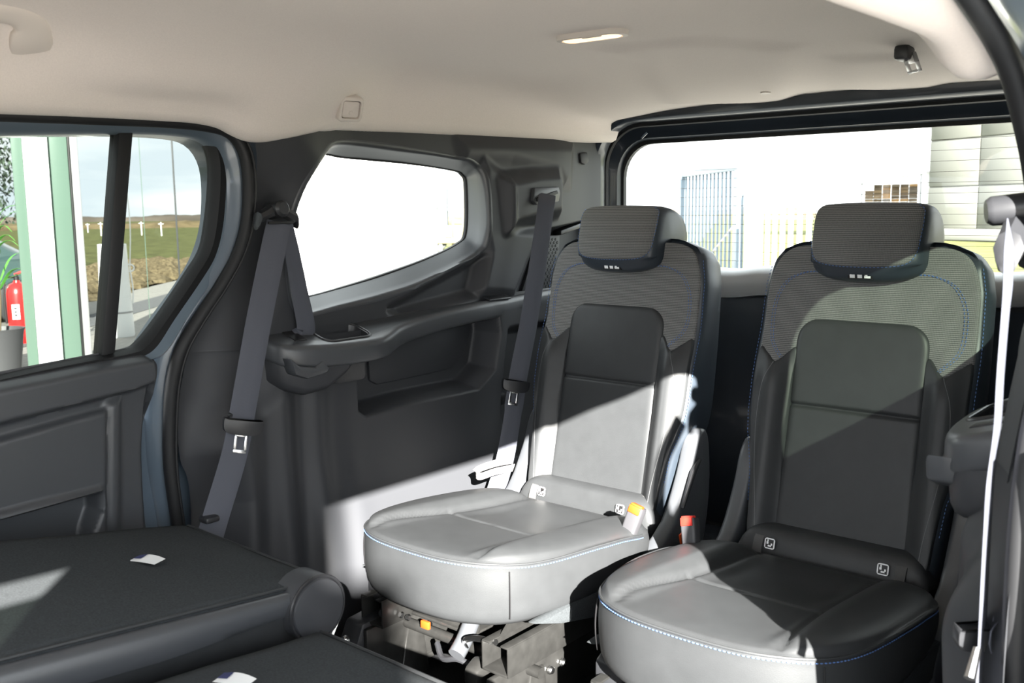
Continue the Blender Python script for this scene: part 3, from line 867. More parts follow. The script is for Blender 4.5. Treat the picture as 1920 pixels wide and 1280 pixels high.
    O = crk([(0, .714), (.07, .714), (.098, .709), (.104, .69), (.103, .65), (.099, .62), (.085, .600), (.05, .592), (0, .590), (-.05, .592), (-.085, .600), (-.099, .62), (-.103, .65), (-.104, .69), (-.098, .709), (-.07, .714)], 6)
    cc = np.array([0, .652]); rg = []
    for f, lift in [(1.0, -.004), (1.0, .0), (.985, .0025), (.96, .0035)] + [(f, .004) for f in np.linspace(.9, .02, 14)]:
        q = cc + (O - cc) * f; rg.append(bk(q[:, 0], hface(q[:, 0], q[:, 1]) + lift, q[:, 1] - .008))
    hc = mesh_obj('headrest_cloth', *loft(rg, True, False, True), FABRIC, headrest, angle=60)
    q = cc + (O - cc) * 1.012
    stitch([bk(q[:, 0], hface(q[:, 0], q[:, 1]) + .0025, q[:, 1] - .008)[10:-10]], 'headrest_stitching', STITCH, headrest, r=.0008)
    # label with three white pictograms
    def hl(x, h, up_=0):        # the lower lip of the headrest
        return bk(x, .098 - .044 - .018 * (x / .116) ** 2 - (.590 - h) * .55 + up_, h - .008)
    lab = MB(); xs = [-.021, .021]
    lab.add([hl(-.024, .589, .004), hl(.024, .589, .004), hl(.024, .569, .004), hl(-.024, .569, .004), hl(-.024, .589, -.002), hl(.024, .589, -.002), hl(.024, .569, -.002), hl(-.024, .569, -.002)], [(3, 2, 1, 0), (0, 1, 5, 4), (1, 2, 6, 5), (2, 3, 7, 6), (3, 0, 4, 7)])
    tagl = lab.build('warning_label', BLACKP, headrest, angle=0)
    pic = MB()
    def bit(x0, h0, x1, h1):
        pic.add([hl(x0, h0, .0046), hl(x1, h0, .0046), hl(x1, h1, .0046), hl(x0, h1, .0046)], [(0, 1, 2, 3)])
    bit(-.020, .5705, -.010, .5765); bit(-.0185, .5765, -.0115, .5815); bit(-.0165, .5815, -.0135, .5875)
    bit(-.005, .5705, .004, .5775); bit(-.0065, .5765, -.002, .5805); bit(.000, .5805, .0028, .5875)
    bit(.008, .5705, .020, .5745); bit(.009, .5745, .0145, .5790); bit(.0095, .5800, .0135, .5845)
    pic.build('pictogram', WHITEP, tagl, angle=0)
    for s in (1, -1): mesh_obj('headrest_post', *tube([tuple(bk(s * .055, -.05, .60)), tuple(bk(s * .055, -.04, .66))], .007, 10), SMOOTHPL, root)

    # --- cushion: rounded block with bolsters; rings from the bottom out, up the side and in over the top
    NP = 168
    ang = np.linspace(0, 2 * math.pi, NP, endpoint=False)
    outl = cr([(0, 1.395), (.09, 1.402), (.155, 1.428), (.198, 1.468), (.226, 1.53), (.243, 1.62), (.250, 1.72), (.246, 1.82), (.225, 1.885), (.18, 1.91), (.10, 1.918), (0, 1.92), (-.10, 1.918), (-.18, 1.91), (-.225, 1.885), (-.246, 1.82), (-.250, 1.72), (-.243, 1.62), (-.226, 1.53), (-.198, 1.468), (-.155, 1.428), (-.09, 1.402)], NP, True)
    outl[:, 1] += .02 * (1 - sstep(1.5, 1.85, outl[:, 1])) + .015 * sstep(1.6, 1.9, outl[:, 1])
    outl[:, 0] *= .965
    ce = np.array([0, 1.67])
    def seam_z(y): return .364 - .052 * (y - 1.40) / .5 + .010 * sstep(1.5, 1.7, y) * (1 - sstep(1.75, 1.9, y))
    def top_z(x, y, f):
        """height of the upholstery inside the seam; f = 1 at the seam"""
        ax = np.abs(x)
        z = .364 - .055 * (y - 1.40) / .5
        bol = sstep(.105, .160, ax + .035 * sstep(1.50, 1.42, y) * 0) * sstep(1.42, 1.50, y)
        z = z + .020 * bol * np.sqrt(np.clip(1 - f ** 6, 0, 1)) + .010 * np.sqrt(np.clip(1 - f ** 8, 0, 1))
        z = z - .006 * (1 - bol) * sstep(.35, .0, ax / .3) * 0
        # valley between insert and bolsters, cross seam of the insert, front seam
        z = z - .007 * np.exp(-((ax - .118 - .02 * sstep(1.7, 1.45, y)) / .006) ** 2) * sstep(1.43, 1.47, y)
        yc = 1.655 + .0 * ax
        z = z - .0035 * np.exp(-((y - yc) / .006) ** 2) * (ax < .125)
        z = z - .010 * sstep(.0, .5, 0 * y) 
        # bowl at the rear
        z = z - .012 * np.exp(-((y - 1.78) / .10) ** 2) * (1 - sstep(.08, .13, ax))
        return z
    rings = []
    def rg_(s, zf, sy=None):
        q = ce + (outl - ce) * s
        return np.stack([q[:, 0], q[:, 1], zf(q)], 1)
    zb = lambda q: .238 + .012 * sstep(1.5, 1.9, q[:, 1])
    rings.append(rg_(.90, zb)); rings.append(rg_(.955, lambda q: zb(q) + .002)); rings.append(rg_(.98, lambda q: zb(q) + .010))
    for t in np.linspace(.08, .92, 10):
        rings.append(rg_(.99 + .016 * math.sin(t * math.pi) + .004 * t, lambda q, t=t: (zb(q) + .012) * (1 - t) + (seam_z(q[:, 1])) * t))
    rings.append(rg_(.998, lambda q: seam_z(q[:, 1]) - .001)); rings.append(rg_(.992, lambda q: seam_z(q[:, 1]) + .0005))
    for f in np.concatenate([np.linspace(.984, .90, 10), np.linspace(.885, .03, 46)]):
        q = ce + (outl - ce) * f
        z = top_z(q[:, 0], q[:, 1], np.full(NP, f)); b = sstep(.995, .96, f); z = z * b + (seam_z(q[:, 1]) + .001) * (1 - b)
        rings.append(np.stack([q[:, 0], q[:, 1], z], 1))
    cushion = mesh_obj('cushion', *loft(rings, True, True, True), LEATHER, root, angle=75)
    sidx = [i for i in range(NP) if outl[i, 1] < 1.86]
    o_ = outl[sidx]; i0 = np.argmax(np.linalg.norm(np.diff(o_, axis=0), axis=1)); o_ = np.vstack([o_[i0 + 1:], o_[:i0 + 1]])
    q = ce + (o_ - ce) * 1.004; zz = seam_z(q[:, 1]) - .0065
    stitch([np.stack([q[:, 0], q[:, 1], zz], 1)], 'cushion_stitching', STITCH, cushion, r=.0012, dash=.0042, gap=.0026)
    pipe = ce + (o_ - ce) * 1.0
    mesh_obj('cushion_piping', *tube(np.stack([pipe[:, 0], pipe[:, 1], seam_z(pipe[:, 1]) - .001], 1), .0022, 6), LEATHER, cushion)
    # vertical corner seams
    for s in (1, -1):
        p0 = np.array([s * .192, 1.482]); pts = []
        for t in np.linspace(.03, .97, 10):
            k = .99 + .016 * math.sin(t * math.pi) + .005; q = ce + (p0 - ce) * k
            pts.append((q[0], q[1], (.252) * (1 - t) + .346 * t))
        mesh_obj('corner_seam', *tube(pts, .0012, 5), BLACKP, cushion)
    # pale felt under-skirt at the sides
    for s in (1, -1):
        pts = [(1.50, .25), (1.90, .25), (1.90, .19), (1.70, .195), (1.58, .223)]
        mesh_obj('under_skirt', *prism(pts, 'x', s * .222 - .012, s * .222 + .012, .006), FELT, cushion)

    # --- fixed strip with child-seat anchor slots between cushion and backrest
    st = []
    for u in np.linspace(-1, 1, 41):
        x = .188 * u; e_ = max(1 - abs(u) ** 14, .02)
        pr = [(.000, -.02), (.030, -.014), (.043, .000), (.046, .035), (.042, .066), (.030, .080), (.0, .088), (-.05, .088), (-.06, .03), (-.05, -.02)]
        R_ = crk([(n * (.8 + .2 * e_), .03 + (h - .03) * e_) for n, h in pr], 3)
        st.append(bk(np.full(len(R_), x), R_[:, 0] + .008, R_[:, 1] - .022))
    strip = mesh_obj('anchor_strip', *loft(st, True, True, True), LEATHER, root, angle=60)
    for s in (1, -1):
        x = s * .138
        zs = MB(); pts = bk(np.full(9, x), np.interp(np.linspace(-.015, .068, 9), [-.034, -.017, .013, .040, .060, .07], [.038, .054, .0585, .0535, .0365, .016]), np.linspace(-.015, .062, 9))
        zs.add(*ribbon(pts, (1, 0, 0), .020, .003)); zs.build('anchor_slot', pmat('grey zip tape', (.06, .06, .06), .8, bscale=500, bstr=.3) if 'grey zip tape' not in bpy.data.materials else bpy.data.materials['grey zip tape'], strip)
        zp = MB(); zp.add(*box(tuple(bk(x, .060, -.012)), (.022, .008, .008), .003)); zp.add(*box(tuple(bk(x + .012, .066, -.016)), (.020, .005, .004), .002)); zp.build('zip_pull', SMOOTHPL, strip)
        x2 = s * .108 if s > 0 else -.112
        lab = MB(); bb = bk([x2 - .0105, x2 + .0105, x2 + .0105, x2 - .0105], [.0335, .0335, .0365, .0365], [.040, .040, .018, .018])
        cpt = bk(x2, .0585, .029); Rm = Matrix(((1, 0, 0), (0, ct_, -st_), (0, st_, ct_)))
        tl = mesh_obj('anchor_label', *_disc_label(cpt, .021, .0016), WHITEP, strip)
        pk_ = MB()
        for (ax_, ah, bx_, bh) in ((-.0075, .0075, .0075, -.0075),):
            v = [cpt + np.array([dx, 0, 0]) + (bk(0, .0021, dh) - bk(0, 0, 0)) for dx, dh in ((-.0082, .0082), (.0082, .0082), (.0082, -.0082), (-.0082, -.0082))]
            pk_.add(v, [(3, 2, 1, 0)])
        blk_ = pk_.build('label_field', BLACKP, tl, angle=0)
        pk_ = MB()
        for dx0, dh0, dx1, dh1 in ((-.006, -.001, -.002, .004), (-.005, .0045, -.002, .0075), (-.003, -.006, .004, -.003), (.003, -.003, .006, .001)):
            v = [cpt + np.array([dx, 0, 0]) + (bk(0, .0026, dh) - bk(0, 0, 0)) for dx, dh in ((dx0, dh1), (dx1, dh1), (dx1, dh0), (dx0, dh0))]
            pk_.add(v, [(3, 2, 1, 0)])
        pk_.build('pictogram', WHITEP, blk_, angle=0)

    # --- recliner covers at both sides
    for s in (1, -1):
        pts = [(1.84, .17), (1.96, .16), (2.09, .21), (2.13, .34), (2.125, .46), (2.10, .495), (2.065, .47), (2.035, .40), (1.975, .31), (1.87, .245)]
        q = crk(pts, 3)
        mesh_obj('recliner_cover', *prism([tuple(a) for a in q], 'x', s * .198, s * .236, .010, 3), PLASTIC2, root)
        lever = MB()
        if s > 0:
            lever.add(*tube([(s * .240, 2.07, .43), (s * .243, 2.04, .41), (s * .243, 1.995, .34)], [.006, .008, .005], 8))
            lever.build('recline_lever', SMOOTHPL, root)
    # release strap hanging behind the outer lower corner of the backrest
    # --- buckle
    bx = MB()
    bc = np.array([.205, 1.835, .345])
    Rb = Matrix.Rotation(math.radians(-16), 3, 'X') @ Matrix.Rotation(math.radians(12), 3, 'Y')
    return root, bc, Rb
def _disc_label(c, s, t):
    q = rrect(s, s, s * .22, 6)
    up_ = bk(0, 0, 1) - bk(0, 0, 0); nn = bk(0, 1, 0) - bk(0, 0, 0)
    r0 = [c + np.array([a, 0, 0]) + up_ * b for a, b in q]; r1 = [p + nn * t for p in r0]
    return loft([r0, r1], True, False, True)

def buckle(root, xloc, sgn, red, name='buckle'):
    c = Vector((xloc, 1.83, .345)); R = Matrix.Rotation(math.radians(14 * sgn), 3, 'Y') @ Matrix.Rotation(math.radians(-14), 3, 'X')
    mb = MB()
    secs = []
    for z, w_, d_ in ((-.045, .026, .018), (-.035, .031, .022), (.03, .033, .025), (.038, .031, .023)):
        secs.append([tuple(R @ Vector((a * 1.0, b * 1.0, z)) + c) for a, b in rrect(w_, d_, .006, 5)])
    mb.add(*loft(secs, True, True, True))
    b = mb.build(name, pmat('dark buckle plastic', (.045, .045, .05), .5) if 'dark buckle plastic' not in bpy.data.materials else bpy.data.materials['dark buckle plastic'], root)
    mb = MB(); mb.add(*box(tuple(R @ Vector((0, -.004, .0385)) + c), (.026, .013, .008), .002, rot=R)); mb.add(*box(tuple(R @ Vector((0, -.0125, .031)) + c), (.026, .004, .016), .0015, rot=R))
    mb.build('release_button', red, b)
    mb = MB(); mb.add(*ribbon(cr([tuple(R @ Vector((0, 0, -.04)) + c), tuple(R @ Vector((0, 0, -.09)) + c + Vector((0, .01, 0))), (c.x, c.y + .05, .20)], 10), (1, 0, 0), .028, .004)); mb.build('buckle_stalk', SMOOTHPL, b)

def copy_tree(o, parent=None):
    c = o.copy(); COL.objects.link(c); c.parent = parent
    for ch in list(o.children): copy_tree(ch, c)
    return c
SX1, SX2 = -.288, .284
seatA, _, _ = make_seat('third-row seat nearer the side wall, cushion in bright sun, orange buckle')
seatB = copy_tree(seatA)
seatB['label'] = 'third-row seat beside the near wall, half shaded, with a red belt buckle'
buckle(seatA, .222, 1, ORANGE)
buckle(seatB, -.215, -1, REDP)
seatA.location.x = SX1; seatB.location.x = SX2

# --- seat frames, rails and latches under both rear seats (local x about the seat's centre)
def seat_base(root, x0, full=True):
    def W(x, y, z): return (x0 + x, y, z)
    for s in (1, -1):
        r = MB(); xr = s * .165            # C-shaped runner, open on top
        for y0, y1, z0 in ((1.47, 2.05, .150),):
            r.add(*box(W(xr, (y0 + y1) / 2, z0), (.062, y1 - y0, .005), .001)); r.add(*box(W(xr - .030, (y0 + y1) / 2, z0 + .026), (.004, y1 - y0, .055), .001)); r.add(*box(W(xr + .030, (y0 + y1) / 2, z0 + .026), (.004, y1 - y0, .055), .001))
            r.add(*box(W(xr - .022, (y0 + y1) / 2, z0 + .054), (.018, y1 - y0, .004), .001)); r.add(*box(W(xr + .022, (y0 + y1) / 2, z0 + .054), (.018, y1 - y0, .004), .001))
        rail = r.build('runner', DSTEEL, root)
        r = MB(); r.add(*box(W(xr, 1.76, .085), (.012, .62, .12), .004)); r.add(*box(W(xr + s * .02, 1.76, .028), (.06, .66, .012), .003)); r.build('floor_bracket', DSTEEL, root)
        r = MB(); r.add(*prism([(1.50, .205), (1.56, .255), (1.86, .262), (1.94, .205)], 'x', x0 + s * .150, x0 + s * .156, .0)); r.build('side_plate', DSTEEL, root)
        for yb in (1.62, 1.66):
            b = MB(); b.add(*lathe([(0, .008), (.006, .008), (.009, .004), (.009, 0)], 8, W(xr + .008, yb, .100), (1, 0, 0))); b.build('bolt', STEEL, root)
        g = MB(); g.add(*prism([(1.50, .0), (1.50, .014), (1.54, .03), (1.56, .12), (1.60, .12), (1.62, .0)], 'x', x0 + s * .165 - .012, x0 + s * .165 + .012, .004)); g.build('front_foot', DSTEEL, root)
    r = MB(); r.add(*tube([W(-.20, 1.56, .125), W(.20, 1.56, .125)], .011, 12)); r.build('cross_tube', DSTEEL, root)
    r = MB(); r.add(*box(W(-.06, 1.60, .155), (.20, .10, .008), .003)); r.add(*box(W(-.06, 1.565, .163), (.20, .012, .02), .003)); r.build('spring_plate', DSTEEL, root)
    r = MB(); r.add(*tube(cr([W(.0, 1.66, .23), W(.02, 1.58, .19), W(.035, 1.53, .155), W(.04, 1.50, .135)], 14), .017, 12)); r.build('release_tube', PLASTIC2, root)
    r = MB(); r.add(*tube(cr([W(.05, 1.52, .145), W(.062, 1.50, .170), W(.10, 1.49, .190), W(.155, 1.485, .200)], 20), [.004] * 6 + [.006] * 14, 8)); r.build('release_lever', STEEL, root)
    r = MB(); r.add(*tube(cr([W(-.06, 1.55, .11), W(-.02, 1.525, .10), W(.03, 1.52, .115), W(.09, 1.535, .10), W(.12, 1.55, .12)], 24), .006, 8)); r.build('cable', SMOOTHPL, root)
    t = MB(); t.add(*box(W(-.07, 1.528, .155), (.022, .008, .016), .002)); t.build('orange_tab', ORANGE, root)
    # black latch at the left front
    l = MB()
    l.add(*prism([(1.43, .03), (1.425, .10), (1.45, .155), (1.52, .16), (1.56, .10), (1.55, .03)], 'x', x0 - .225, x0 - .17, .010, 2))
    la = l.build('latch', SMOOTHPL, root)
    l = MB(); l.add(*tube(cr([W(-.235, 1.44, .15), W(-.237, 1.425, .12), W(-.235, 1.42, .075)], 10), .006, 8)); l.build('latch_bar', STEEL, la)
    l = MB(); l.add(*box(W(-.150, 1.44, .075), (.045, .012, .012), .003, rot=Matrix.Rotation(.35, 3, 'Y'))); l.build('latch_pawl', STEEL, la)
    for dx, dy, dz in ((-.20, 1.432, .12), (-.19, 1.43, .07), (-.16, 1.50, .165)):
        l = MB(); l.add(*lathe([(0, .010), (.007, .010), (.010, .004), (.010, 0)], 10, W(dx, dy, dz), (0, -1, .2))); l.build('latch_rivet', STEEL, la)
    l = MB(); l.add(*prism([(1.50, .18), (1.50, .225), (1.53, .24), (1.58, .235), (1.58, .18)], 'x', x0 - .21, x0 - .15, .006)); l.build('front_bracket', SMOOTHPL, root)
    for k, dx in enumerate((-.14, -.125, -.105)):
        l = MB(); l.add(*lathe([(0, .006), (.005, .006), (.007, 0)], 8, W(dx, 1.515, .165), (0, -1, .5))); l.build('screw', STEEL, root)
    l = MB(); l.add(*prism([(1.47, .10), (1.47, .135), (1.50, .15), (1.53, .135), (1.53, .10)], 'x', x0 + .085, x0 + .12, .008)); l.build('cable_clamp', DSTEEL, root)
seatA.location.x = 0; seatB.location.x = 0
seat_base(seatA, 0.0); seat_base(seatB, 0.0)
seatA.location.x = SX1; seatB.location.x = SX2
# small orange tag on a strap end hanging beside the first seat
tg = MB(); q = onX(1278, 1010, SX1 + .27); tg.add(*box((q[0], q[1], q[2]), (.004, .012, .026), .001, rot=Matrix.Rotation(.3, 3, 'X')))
seatA.location.x = SX1
tg.build('release_tag', ORANGE, seatA)

# ================================================================== folded second-row seats
def folded_seat(name, lab, xa, xb, zf, rear_y, hinge, group):
    """xa far side, xb near side; zf(x, y) height of the carpeted back"""
    xm = (xa + xb) / 2
    root = thing(name, lab, 'folded seat', (xm, .8, 0), group)
    nx, ny = 30, 60
    xs = np.linspace(xa, xb, nx); ysq = np.linspace(.22, rear_y, ny)
    Xg, Yg = np.meshgrid(xs, ysq, indexing='ij')
    ed = np.minimum(np.minimum(Xg - xa, xb - Xg), rear_y - Yg)
    Zg = zf(Xg, Yg) - .016 * (1 - np.sqrt(np.clip(1 - (1 - np.clip(ed / .02, 0, 1)) ** 2, 0, 1)))
    Zg += .0015 * np.sin(Xg * 23 + Yg * 11) * np.sin(Yg * 17)
    mesh_obj('carpet_panel', np.stack([Xg, Yg, Zg], -1), grid_faces(nx, ny), FELT, root, angle=70)
    # padded body below the board
    rings = []
    for y in np.concatenate([[.22], np.linspace(.24, rear_y - .012, 24), [rear_y - .004]]):
        i_ = .0 if .23 < y < rear_y - .01 else .012
        za, zb = float(zf(xa, y)), float(zf(xb, y))
        sec = [(xa + i_, za - .016 - i_), (xa - .004 + i_, za - .035), (xa + .008, za - .085), (xa + .04, za - .115), (xb - .04, zb - .115), (xb - .008, zb - .085), (xb + .004 - i_, zb - .035), (xb - i_, zb - .016 - i_)]
        rings.append([(p[0], y, p[1]) for p in sec])
    mesh_obj('back_shell', *loft(rings, True, True, True), LEATHER, root, angle=50)
    # hard plastic edge strip along the near side
    pth_ = [(xb + .003, y, float(zf(xb, y)) - .018) for y in np.linspace(.22, rear_y - .05, 40)]
    R_ = []
    for (x, y, z) in pth_:
        k = float(sstep(rear_y - .32, rear_y - .06, y))
        R_.append([(x - .010, y, z + .012), (x + .002, y, z + .012), (x + .010, y, z + .002), (x + .012 - .006 * k, y, z - .022 + .012 * k), (x + .004, y, z - .036 + .016 * k), (x - .010, y, z - .03)])
    mesh_obj('edge_strip', *loft(R_, True, True, True), PLASTIC2, root, angle=60)
    mesh_obj('piping', *tube([(x - .012, y, z + .0165) for x, y, z in pth_], .0028, 8), LEATHER, root)
    mesh_obj('piping', *tube([(x, rear_y - .004, float(zf(x, rear_y)) - .006) for x in np.linspace(xa + .01, xb - .06, 12)], .0045, 8), LEATHER, root)
    # round hinge cover at the rear near corner
    hx, hy, hz = hinge
    prof = [(.0, .030), (.030, .030), (.046, .026), (.052, .016), (.052, -.03), (.0, -.03)]
    hc = mesh_obj('hinge_cover', *lathe(prof, 36, (hx, hy, hz), (1, 0, 0)), PLASTIC, root, angle=35)
    mesh_obj('hinge_rim', *tube([(hx + .021, hy + .0505 * math.cos(a), hz + .0505 * math.sin(a)) for a in np.linspace(0, 2 * math.pi, 40, endpoint=False)], .003, 6, False, True), SMOOTHPL, hc)
    # seat base standing on the floor
    b = MB(); b.add(*box((xm, .62, .19), ((xb - xa) * .86, .62, .20), .05, 4)); b.build('cushion', LEATHER, root)
    for sx_ in (-1, 1):
        for yy in (.42, .92):
            l = MB(); l.add(*box((xm + sx_ * (xb - xa) * .3, yy, .05), (.04, .06, .10), .006)); l.build('leg', DSTEEL, root)
    l = MB(); l.add(*prism([(.95, .0), (.95, .2), (rear_y - .11, zf(xm, rear_y) - .10), (rear_y - .03, zf(xm, rear_y) - .10), (rear_y - .04, .0)], 'x', xm - .10, xm - .06, .004)); l.add
    l.build('hinge_bracket', DSTEEL, root)
    return root
def zA(x, y):
    t = (np.asarray(x) + .62) / .42
    return (.402 + .18 * (1.20 - np.asarray(y))) * (1 - t) + (.402 + .105 * (1.17 - np.asarray(y))) * t
def zB(x, y): return .352 + .10 * (1.12 - np.asarray(y)) + 0 * np.asarray(x)
G2 = 'folded second-row seats'
fA = folded_seat('folded_seat', 'folded seat with charcoal carpet back beside the far door', -.625, -.203, zA, 1.175, (-.205, 1.128, .372), G2)
fB = folded_seat('folded_seat', 'folded seat with charcoal carpet back lowest and nearest in view', -.166, .27, zB, 1.115, (.27, 1.07, .325), G2)
# sewn-on tags
def sticker(root, px, py, zf, w_, d_, rot, split=True):
    z = .42
    for _ in range(6):
        p = onZ(px, py, z); z = float(zf(p[0], p[1])) + .0015
    c = Vector((p[0], p[1], z)); R = Matrix.Rotation(rot, 3, 'Z')
    rows = []
    for i in range(9):
        u = -1 + i / 4
        rows.append([tuple(R @ Vector((u * w_ / 2, v * d_ / 2, .0015 + .004 * (1 - u * u) * (.6 + .4 * v))) + c) for v in (-1, 0, 1)])
    lab = mesh_obj('fabric_tag', np.array(rows), grid_faces(9, 3), WHITEP, root, angle=70)
    q = [tuple(R @ Vector((u * w_ / 2, v * d_ / 2, .0025 + .004 * (1 - u * u) * (.6 + .4 * v))) + c) for u, v in ((-.98, -.3), (-.35, -.3), (-.35, .9), (-.98, .9))]
    mesh_obj('tag_print', q, [(0, 1, 2, 3)], pmat('navy print', (.03, .035, .12), .6) if 'navy print' not in bpy.data.materials else bpy.data.materials['navy print'], lab, angle=0)
sticker(fA, 276, 1051, zA, .050, .026, .35)
sticker(fB, 440, 1277, zB, .050, .026, .35)

# ================================================================== seat belts
# second-row belt on the far C pillar
bt = thing('seat_belt', 'grey seat belt on the far pillar beside the door window', 'seat belt', (-.66, 1.44, .70), 'seat belts')
dc = onX(518, 408, -.672)
dg = MB()
sec = []
wv = [(-.048, -.014, .012), (-.044, .0, .016), (-.030, .006, .017), (-.018, .012, .018), (.0, .016, .019), (.018, .012, .018), (.030, .006, .017), (.044, .0, .016), (.048, -.014, .012)]
for y, z, t in [(-.050, -.018, .008)] + wv + [(.050, -.018, .008)]:
    sec.append([(dc[0] + a * t, dc[1] + y, dc[2] + z + b * t * .75) for a, b in ((1, 0), (.7, .7), (0, 1), (-.7, .7), (-1, 0), (-.7, -.7), (0, -1), (.7, -.7))])
dg.add(*loft(sec, True, True, True))
ring = dg.build('belt_guide', SMOOTHPL, bt)
mesh_obj('guide_cap', *lathe([(0, .028), (.012, .028), (.017, .022), (.018, -.02)], 20, (dc[0], dc[1], dc[2] + .016), (1, 0, .1)), SMOOTHPL, ring)
mesh_obj('guide_slot', *box((dc[0] + .015, dc[1], dc[2] - .010), (.006, .062, .006), .002), BLACKP, ring)
pA = [(dc[0] + .012, dc[1] - .002, dc[2] - .010), onX(512, 470, -.655), onX(484, 610, -.632), onX(457, 760, -.625), onX(440, 850, -.622), onX(405, 968, -.618), onX(385, 1035, -.615)]
PA = cr(pA, 60)
mesh_obj('shoulder_strap', *ribbon(PA, (.35, 1, .12), .050, .0016), BELT, bt)
pB = [(dc[0] + .006, dc[1] + .018, dc[2] - .010), onX(549, 480, -.668), onX(562, 550, -.672), onX(574, 618, -.674), (-.675, 1.485, .715)]
mesh_obj('retractor_strap', *ribbon(cr(pB, 30), (.2, 1, .1), np.linspace(.030, .044, 30), .0016), BELT, bt)
def tongue(root, c, along, wdir, sc=1.0):
    """moulded tongue with a chromed blade"""
    a = Vector(along).normalized(); w_ = Vector(wdir); w_ = (w_ - a * w_.dot(a)).normalized(); n_ = a.cross(w_)
    R = Matrix((w_, a, n_)).transposed(); c = Vector(c)
    def tr(VF): return [tuple(R @ Vector(v) * 1.0 + c) for v in VF[0]], VF[1]
    mb = MB(); out_ = [(-.034, -.012), (-.038, .004), (-.036, .013), (-.030, .010), (.030, .010), (.036, .013), (.038, .004), (.034, -.012), (.016, -.018), (-.016, -.018)]
    V, F = prism([(x * sc, y * sc) for x, y in crk(out_, 3)], 'z', -.006, .009, .003); mb.add(*tr((V, F)))
    b = mb.build('tongue', SMOOTHPL, root)
    mb = MB()
    V, F = prism([(-.013, 0), (.013, 0), (.013, .008), (-.013, .008)], 'z', .001, .0035); 
    for x0_, x1_, y0_, y1_ in ((-.013, -.007, -.048, -.016), (.007, .013, -.048, -.016), (-.013, .013, -.054, -.047), (-.013, .013, -.022, -.016)):
        V, F = prism([(x0_ * sc, y0_ * sc), (x1_ * sc, y0_ * sc), (x1_ * sc, y1_ * sc), (x0_ * sc, y1_ * sc)], 'z', .001, .004, .0006); mb.add(*tr((V, F)))
    mb.build('tongue_blade', STEEL, b)
T = PA[30] - PA[26]
tc_ = onX(453, 797, -.624); 
tongue(bt, (tc_[0] + .003, tc_[1], tc_[2]), (0.0, .22, 1), (-.35, -1, -.12))
mesh_obj('belt_stud', *lathe([(0, .006), (.004, .006), (.005, 0)], 10, tuple(onX(430, 778, -.618)), (1, 0, 0)), SMOOTHPL, bt)
an = onX(392, 972, -.62); mesh_obj('belt_anchor', *box((an[0], an[1], an[2]), (.03, .03, .012), .004), SMOOTHPL, bt)

# third-row belt coming out of the far D pillar
b3 = thing('seat_belt', 'lavender grey seat belt beside the sunlit seat, from the rear pillar', 'seat belt', (-.60, 2.1, .32), 'seat belts')
p3 = [onX(1026, 364, -.640), onX(1024, 385, -.622), onX(1012, 470, -.612), onX(992, 600, -.600), onX(972, 705, -.588), onX(958, 800, -.575), onX(945, 868, -.562), onX(925, 935, -.552)]
P3 = cr(p3, 70)
mesh_obj('shoulder_strap', *ribbon(P3, (.55, 1, .0), np.concatenate([np.linspace(.046, .050, 50), np.full(20, .046)]), .0016), BELT, b3)
c3 = onX(967, 722, -.578); tongue(b3, tuple(c3), (0, .25, 1), (.55, 1, 0), .95)
# loop of webbing at the lap end
lp = [onX(962, 862, -.535), onX(930, 868, -.535), onX(900, 878, -.540), onX(892, 885, -.548), onX(900, 893, -.553), onX(928, 884, -.550), onX(965, 876, -.548)]
mesh_obj('webbing_loop', *ribbon(cr(lp, 40), (.0, -.3, 1), .018, .0014), pmat('pale webbing', (.13, .128, .13), .7, bscale=300, bstr=.3, tex='wave'), b3)

# near belt, hanging edge-on from the near pillar
bn = thing('seat_belt', 'seat belt hanging edge-on in front of the near cup holder', 'seat belt', (.72, 1.25, .2), 'seat belts')
dn = onX(1912, 410, .690)
mesh_obj('guide_cap', *lathe([(0, .036), (.013, .036), (.017, .030), (.018, -.02)], 24, (dn[0], dn[1], dn[2] + .012), (-1, -.45, -.12)), SMOOTHPL, bn)
sec = []
for y, z, t in [(-.050, -.030, .008)] + [(a, b - .012, t) for a, b, t in wv] + [(.050, -.030, .008)]:
    sec.append([(dn[0] + a * t, dn[1] + y, dn[2] + z - .02 + b * t * 1.3) for a, b in ((1, 0), (.7, .7), (0, 1), (-.7, .7), (-1, 0), (-.7, -.7), (0, -1), (.7, -.7))])
mesh_obj('belt_guide', *loft(sec, True, True, True), SMOOTHPL, bn)
pn = [onX(1895, 440, .702), onX(1892, 480, .707), onX(1887, 560, .716), onX(1876, 700, .720), onX(1870, 800, .720), onX(1857, 900, .720), onX(1853, 960, .720), onX(1846, 1090, .720), onX(1842, 1180, .720), onX(1836, 1300, .720), onX(1830, 1500, .720)]
mesh_obj('shoulder_strap', *ribbon(cr(pn, 80), [(-.10, 1, 0)] * 80, .048, .0016), BELT, bn)
tn = onX(1852, 1190, .722); tongue(bn, tuple(tn), (.1, -.15, 1), (1, .9, .25), .9)
mesh_obj('belt_loop', *ribbon(cr([onX(1862, 1170, .725), onX(1872, 1130, .725), onX(1888, 1118, .727), onX(1872, 1160, .728), onX(1858, 1190, .728), onX(1862, 1215, .728)], 30), (-.1, 1, 0), .02, .0014), BELT, bn)
mesh_obj('belt_stud', *tube([tuple(onX(1832, 1215, .722)), tuple(onX(1818, 1272, .722))], [.004, .006], 8), STEEL, bn)

